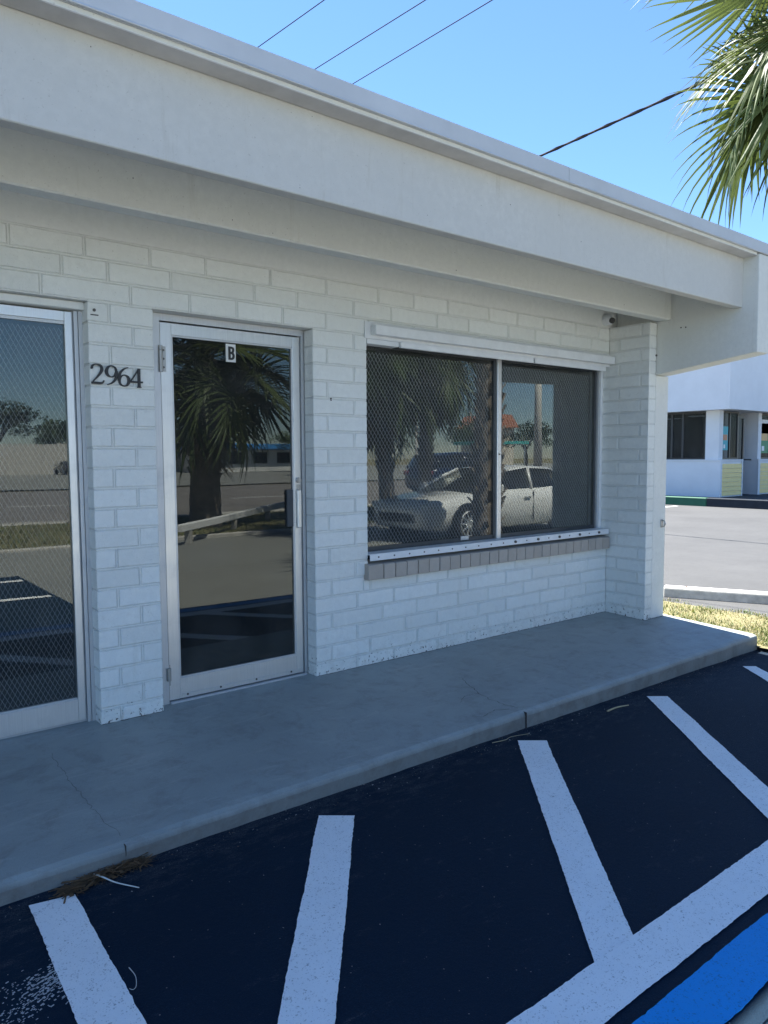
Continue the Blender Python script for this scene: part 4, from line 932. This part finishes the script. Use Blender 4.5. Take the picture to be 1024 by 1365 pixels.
def pole(label, name, loc, h_, r_, arm, cat):
    t = thing(name, label, cat, loc); mb = MB(); mb.tube([(0, 0, -.1), (0, 0, h_)], [r_*1.2, r_*.8], 12); mb.build('post', concrete_m, t, smooth=True)
    mb = MB(); mb.tube([(0, 0, h_*.93), (arm*.6, 0, h_*.98), (arm, 0, h_*.98)], .05, 8); mb.build('arm', alu_dull, t)
    mb = MB(); mb.box(min(arm, arm*1.25), max(arm, arm*1.25), -.14, .14, h_*.965, h_*.99, .02); mb.build('lamp_head', white_metal, t); return t
pole('tall concrete utility pole with a lamp arm across the road', 'utility_pole', (39.8, -30.0, gz(5)), 9.5, .26, 2.4, 'pole')
pole('slim street lamp standing beside the road behind the suv', 'street_lamp', (24.1, -25.0, gz(5)), 4.0, .07, 0.5, 'street lamp')
br = thing('barrier_rail', 'long low white painted barrier rail in front of the verge palms', 'barrier', (6.4, -10.4, gz(5)), math.atan2(-5.02, 5.26))
B('rail', line_m, br, -3.4, 4.2, -.06, .06, .24, .37, b=.01)
for x in (-3.0, -.6, 1.8, 4.0): B('post', concrete_m, br, x-.06, x+.06, -.05, .05, 0, .239)
# far wall, buildings, trees
fwall = thing('boundary_wall', 'long pale boundary wall with creepers across the road', 'wall', (10, -76, 0))
for k in range(9):
    B('wall_panel', concrete_m, fwall, -30+k*8, -22.05+k*8, -.1, .1, -.2, 2.9+.05*(k % 2)); 
    if k: B('pier', concrete_m, fwall, -30.15+k*8, -29.9+k*8, -.16, .16, -.2, 3.05)
bb = thing('low_blue_roofed_building', 'long low building with a bright blue roof far across the road', 'building', (43, -72, 0))
B('wall', simple('far_white', (.6, .6, .58), .7), bb, -10, 10, -4, 0, -.2, 2.3); B('roof', simple('blue_roof', (.05, .25, .6), .5), bb, -10.6, 10.6, -4.6, 1.2, 2.303, 3.0, b=.1)
for k in range(6): f = B('window', frame_b, bb, -9+k*3.1, -7.2+k*3.1, .003, .06, .7, 2.0); B('pane', shop_glass, f, -8.9+k*3.1, -7.3+k*3.1, .062, .07, .8, 1.9)
ob = thing('orange_roofed_building', 'far pale building with an orange tiled roof', 'building', (72.2, -63, 0))
B('wall', simple('far_cream', (.55, .5, .42), .7), ob, -2.4, 2.4, -5, 0, -.2, 5.2)
mb = MB(); mb.prism([(-2.8, 5.2), (2.8, 5.2), (1.2, 6.9), (-1.2, 6.9)], 1, -5.6, .6); mb.build('roof', simple('orange_roof', (.42, .17, .10), .6), ob)
ca = thing('teal_canopy', 'teal flat canopy on posts beyond the road', 'canopy', (50, -44, 0))
B('canopy_top', simple('teal', (.04, .32, .30), .5), ca, -3, 3, -2, 2, 2.5, 2.75, b=.03)
for x in (-2.7, 2.7):
    for y in (-1.7, 1.7): B('post', alu_dull, ca, x-.05, x+.05, y-.05, y+.05, -.2, 2.498)
bark_m = simple('bark', (.10, .08, .06), .9, 0, .3, 10, .6, 30)
fol = [gmat('foliage_dark', (.030, .055, .018), .2), gmat('foliage_mid', (.05, .085, .025), .2), gmat('foliage_light', (.085, .12, .04), .2)]
def crown_mesh(seed, n=2600):
    rr = random.Random(seed); mb = MB(); cl = []
    for i in range(26):
        a = rr.uniform(0, 2*PI); e = rr.uniform(-.4, 1.2); d = rr.uniform(.35, 1)
        cl.append((Vector((math.cos(a)*math.cos(e)*d, math.sin(a)*math.cos(e)*d, math.sin(e)*.75*d)), rr.uniform(.22, .40), rr.choice((0, 0, 1, 1, 2))))
    for i in range(n):
        c, r_, mi = rr.choice(cl); v = Vector((rr.gauss(0, 1), rr.gauss(0, 1), rr.gauss(0, 1))).normalized()*r_*rr.uniform(.5, 1.05); p = c+v
        n1 = Vector((rr.gauss(0, 1), rr.gauss(0, 1), rr.gauss(0, 1))).normalized(); n2 = n1.orthogonal().normalized(); s_ = rr.uniform(.03, .065)
        mb.poly([p+n1*s_, p+n2*s_*.6, p-n1*s_, p-n2*s_*.6], mi)
    me = bpy.data.meshes.new('crown'); me.from_pydata(mb.v, [], mb.f)
    for m in fol: me.materials.append(m)
    me.polygons.foreach_set('material_index', mb.m); return me
crowns = [crown_mesh(s_) for s_ in (1, 2, 3)]
mb = MB(); mb.tube([(0, 0, -.2), (.05, 0, .5), (0, .03, 1.0)], [.09, .065, .04], 8)
for a in range(5): mb.tube([(0, 0, .75), (math.cos(a*1.26)*.35, math.sin(a*1.26)*.35, 1.25)], [.04, .015], 6)
trunk_me = mb.mesh('trunk', bark_m, True)
spots = [(9, -83, 5.5, 4.2, 'broad green tree behind the left end of the pale wall'), (16, -84, 7.0, 5.0, 'tall spreading tree behind the middle of the pale wall'), (22, -82, 5.0, 4.0, 'round tree behind the right end of the pale wall'), (29, -80, 6.0, 4.6, 'leafy tree between the pale wall and the blue roof'),
         (43, -67, 4.2, 3.0, 'bright green tree in front of the blue roofed building'), (54, -70, 6.5, 5.0, 'dark tree right of the blue roofed building'), (62, -58, 5.0, 4.0, 'bushy tree left of the orange roof'), (70, -57, 4.8, 4.2, 'bushy tree in front of the orange roof'), (80, -56, 5.4, 4.4, 'bushy tree right of the orange roof'), (34, -50, 4.0, 2.6, 'small tree near the street lamp'),
         (2, -86, 6.2, 4.5, 'tall tree left of the pale wall'), (92, -60, 6.0, 5.0, 'rightmost far tree beyond the road'), (47, -60, 5.5, 4.2, 'tree beside the teal canopy')]
for i, (x, y, h_, r_, lb) in enumerate(spots):
    t = thing('broadleaf_tree', lb, 'tree', (x, y, gz(5)), i*1.1, 'broadleaf trees beyond the road')
    inst('trunk', trunk_me, t, mat=Matrix.Scale(h_*.62, 4)); inst('crown', crowns[i % 3], t, mat=Matrix.Translation((0, 0, h_*.62+r_*.18)) @ Matrix.Diagonal((r_*.85, r_*.85, r_*.62, 1)))
for i, (x, w_) in enumerate(((6, 2.2), (11.5, 2.6), (23, 2.4))):
    t = thing('creeper', ('leafy creeper low on the left of the pale wall', 'leafy creeper on the middle of the pale wall', 'leafy creeper on the right of the pale wall')[i], 'plant', (x, -75.5, 0), i*2.0, 'creepers on the pale wall')
    inst('foliage', crowns[i], t, mat=Matrix.Translation((0, 0, 1.2)) @ Matrix.Diagonal((w_, .6, 1.2, 1)))
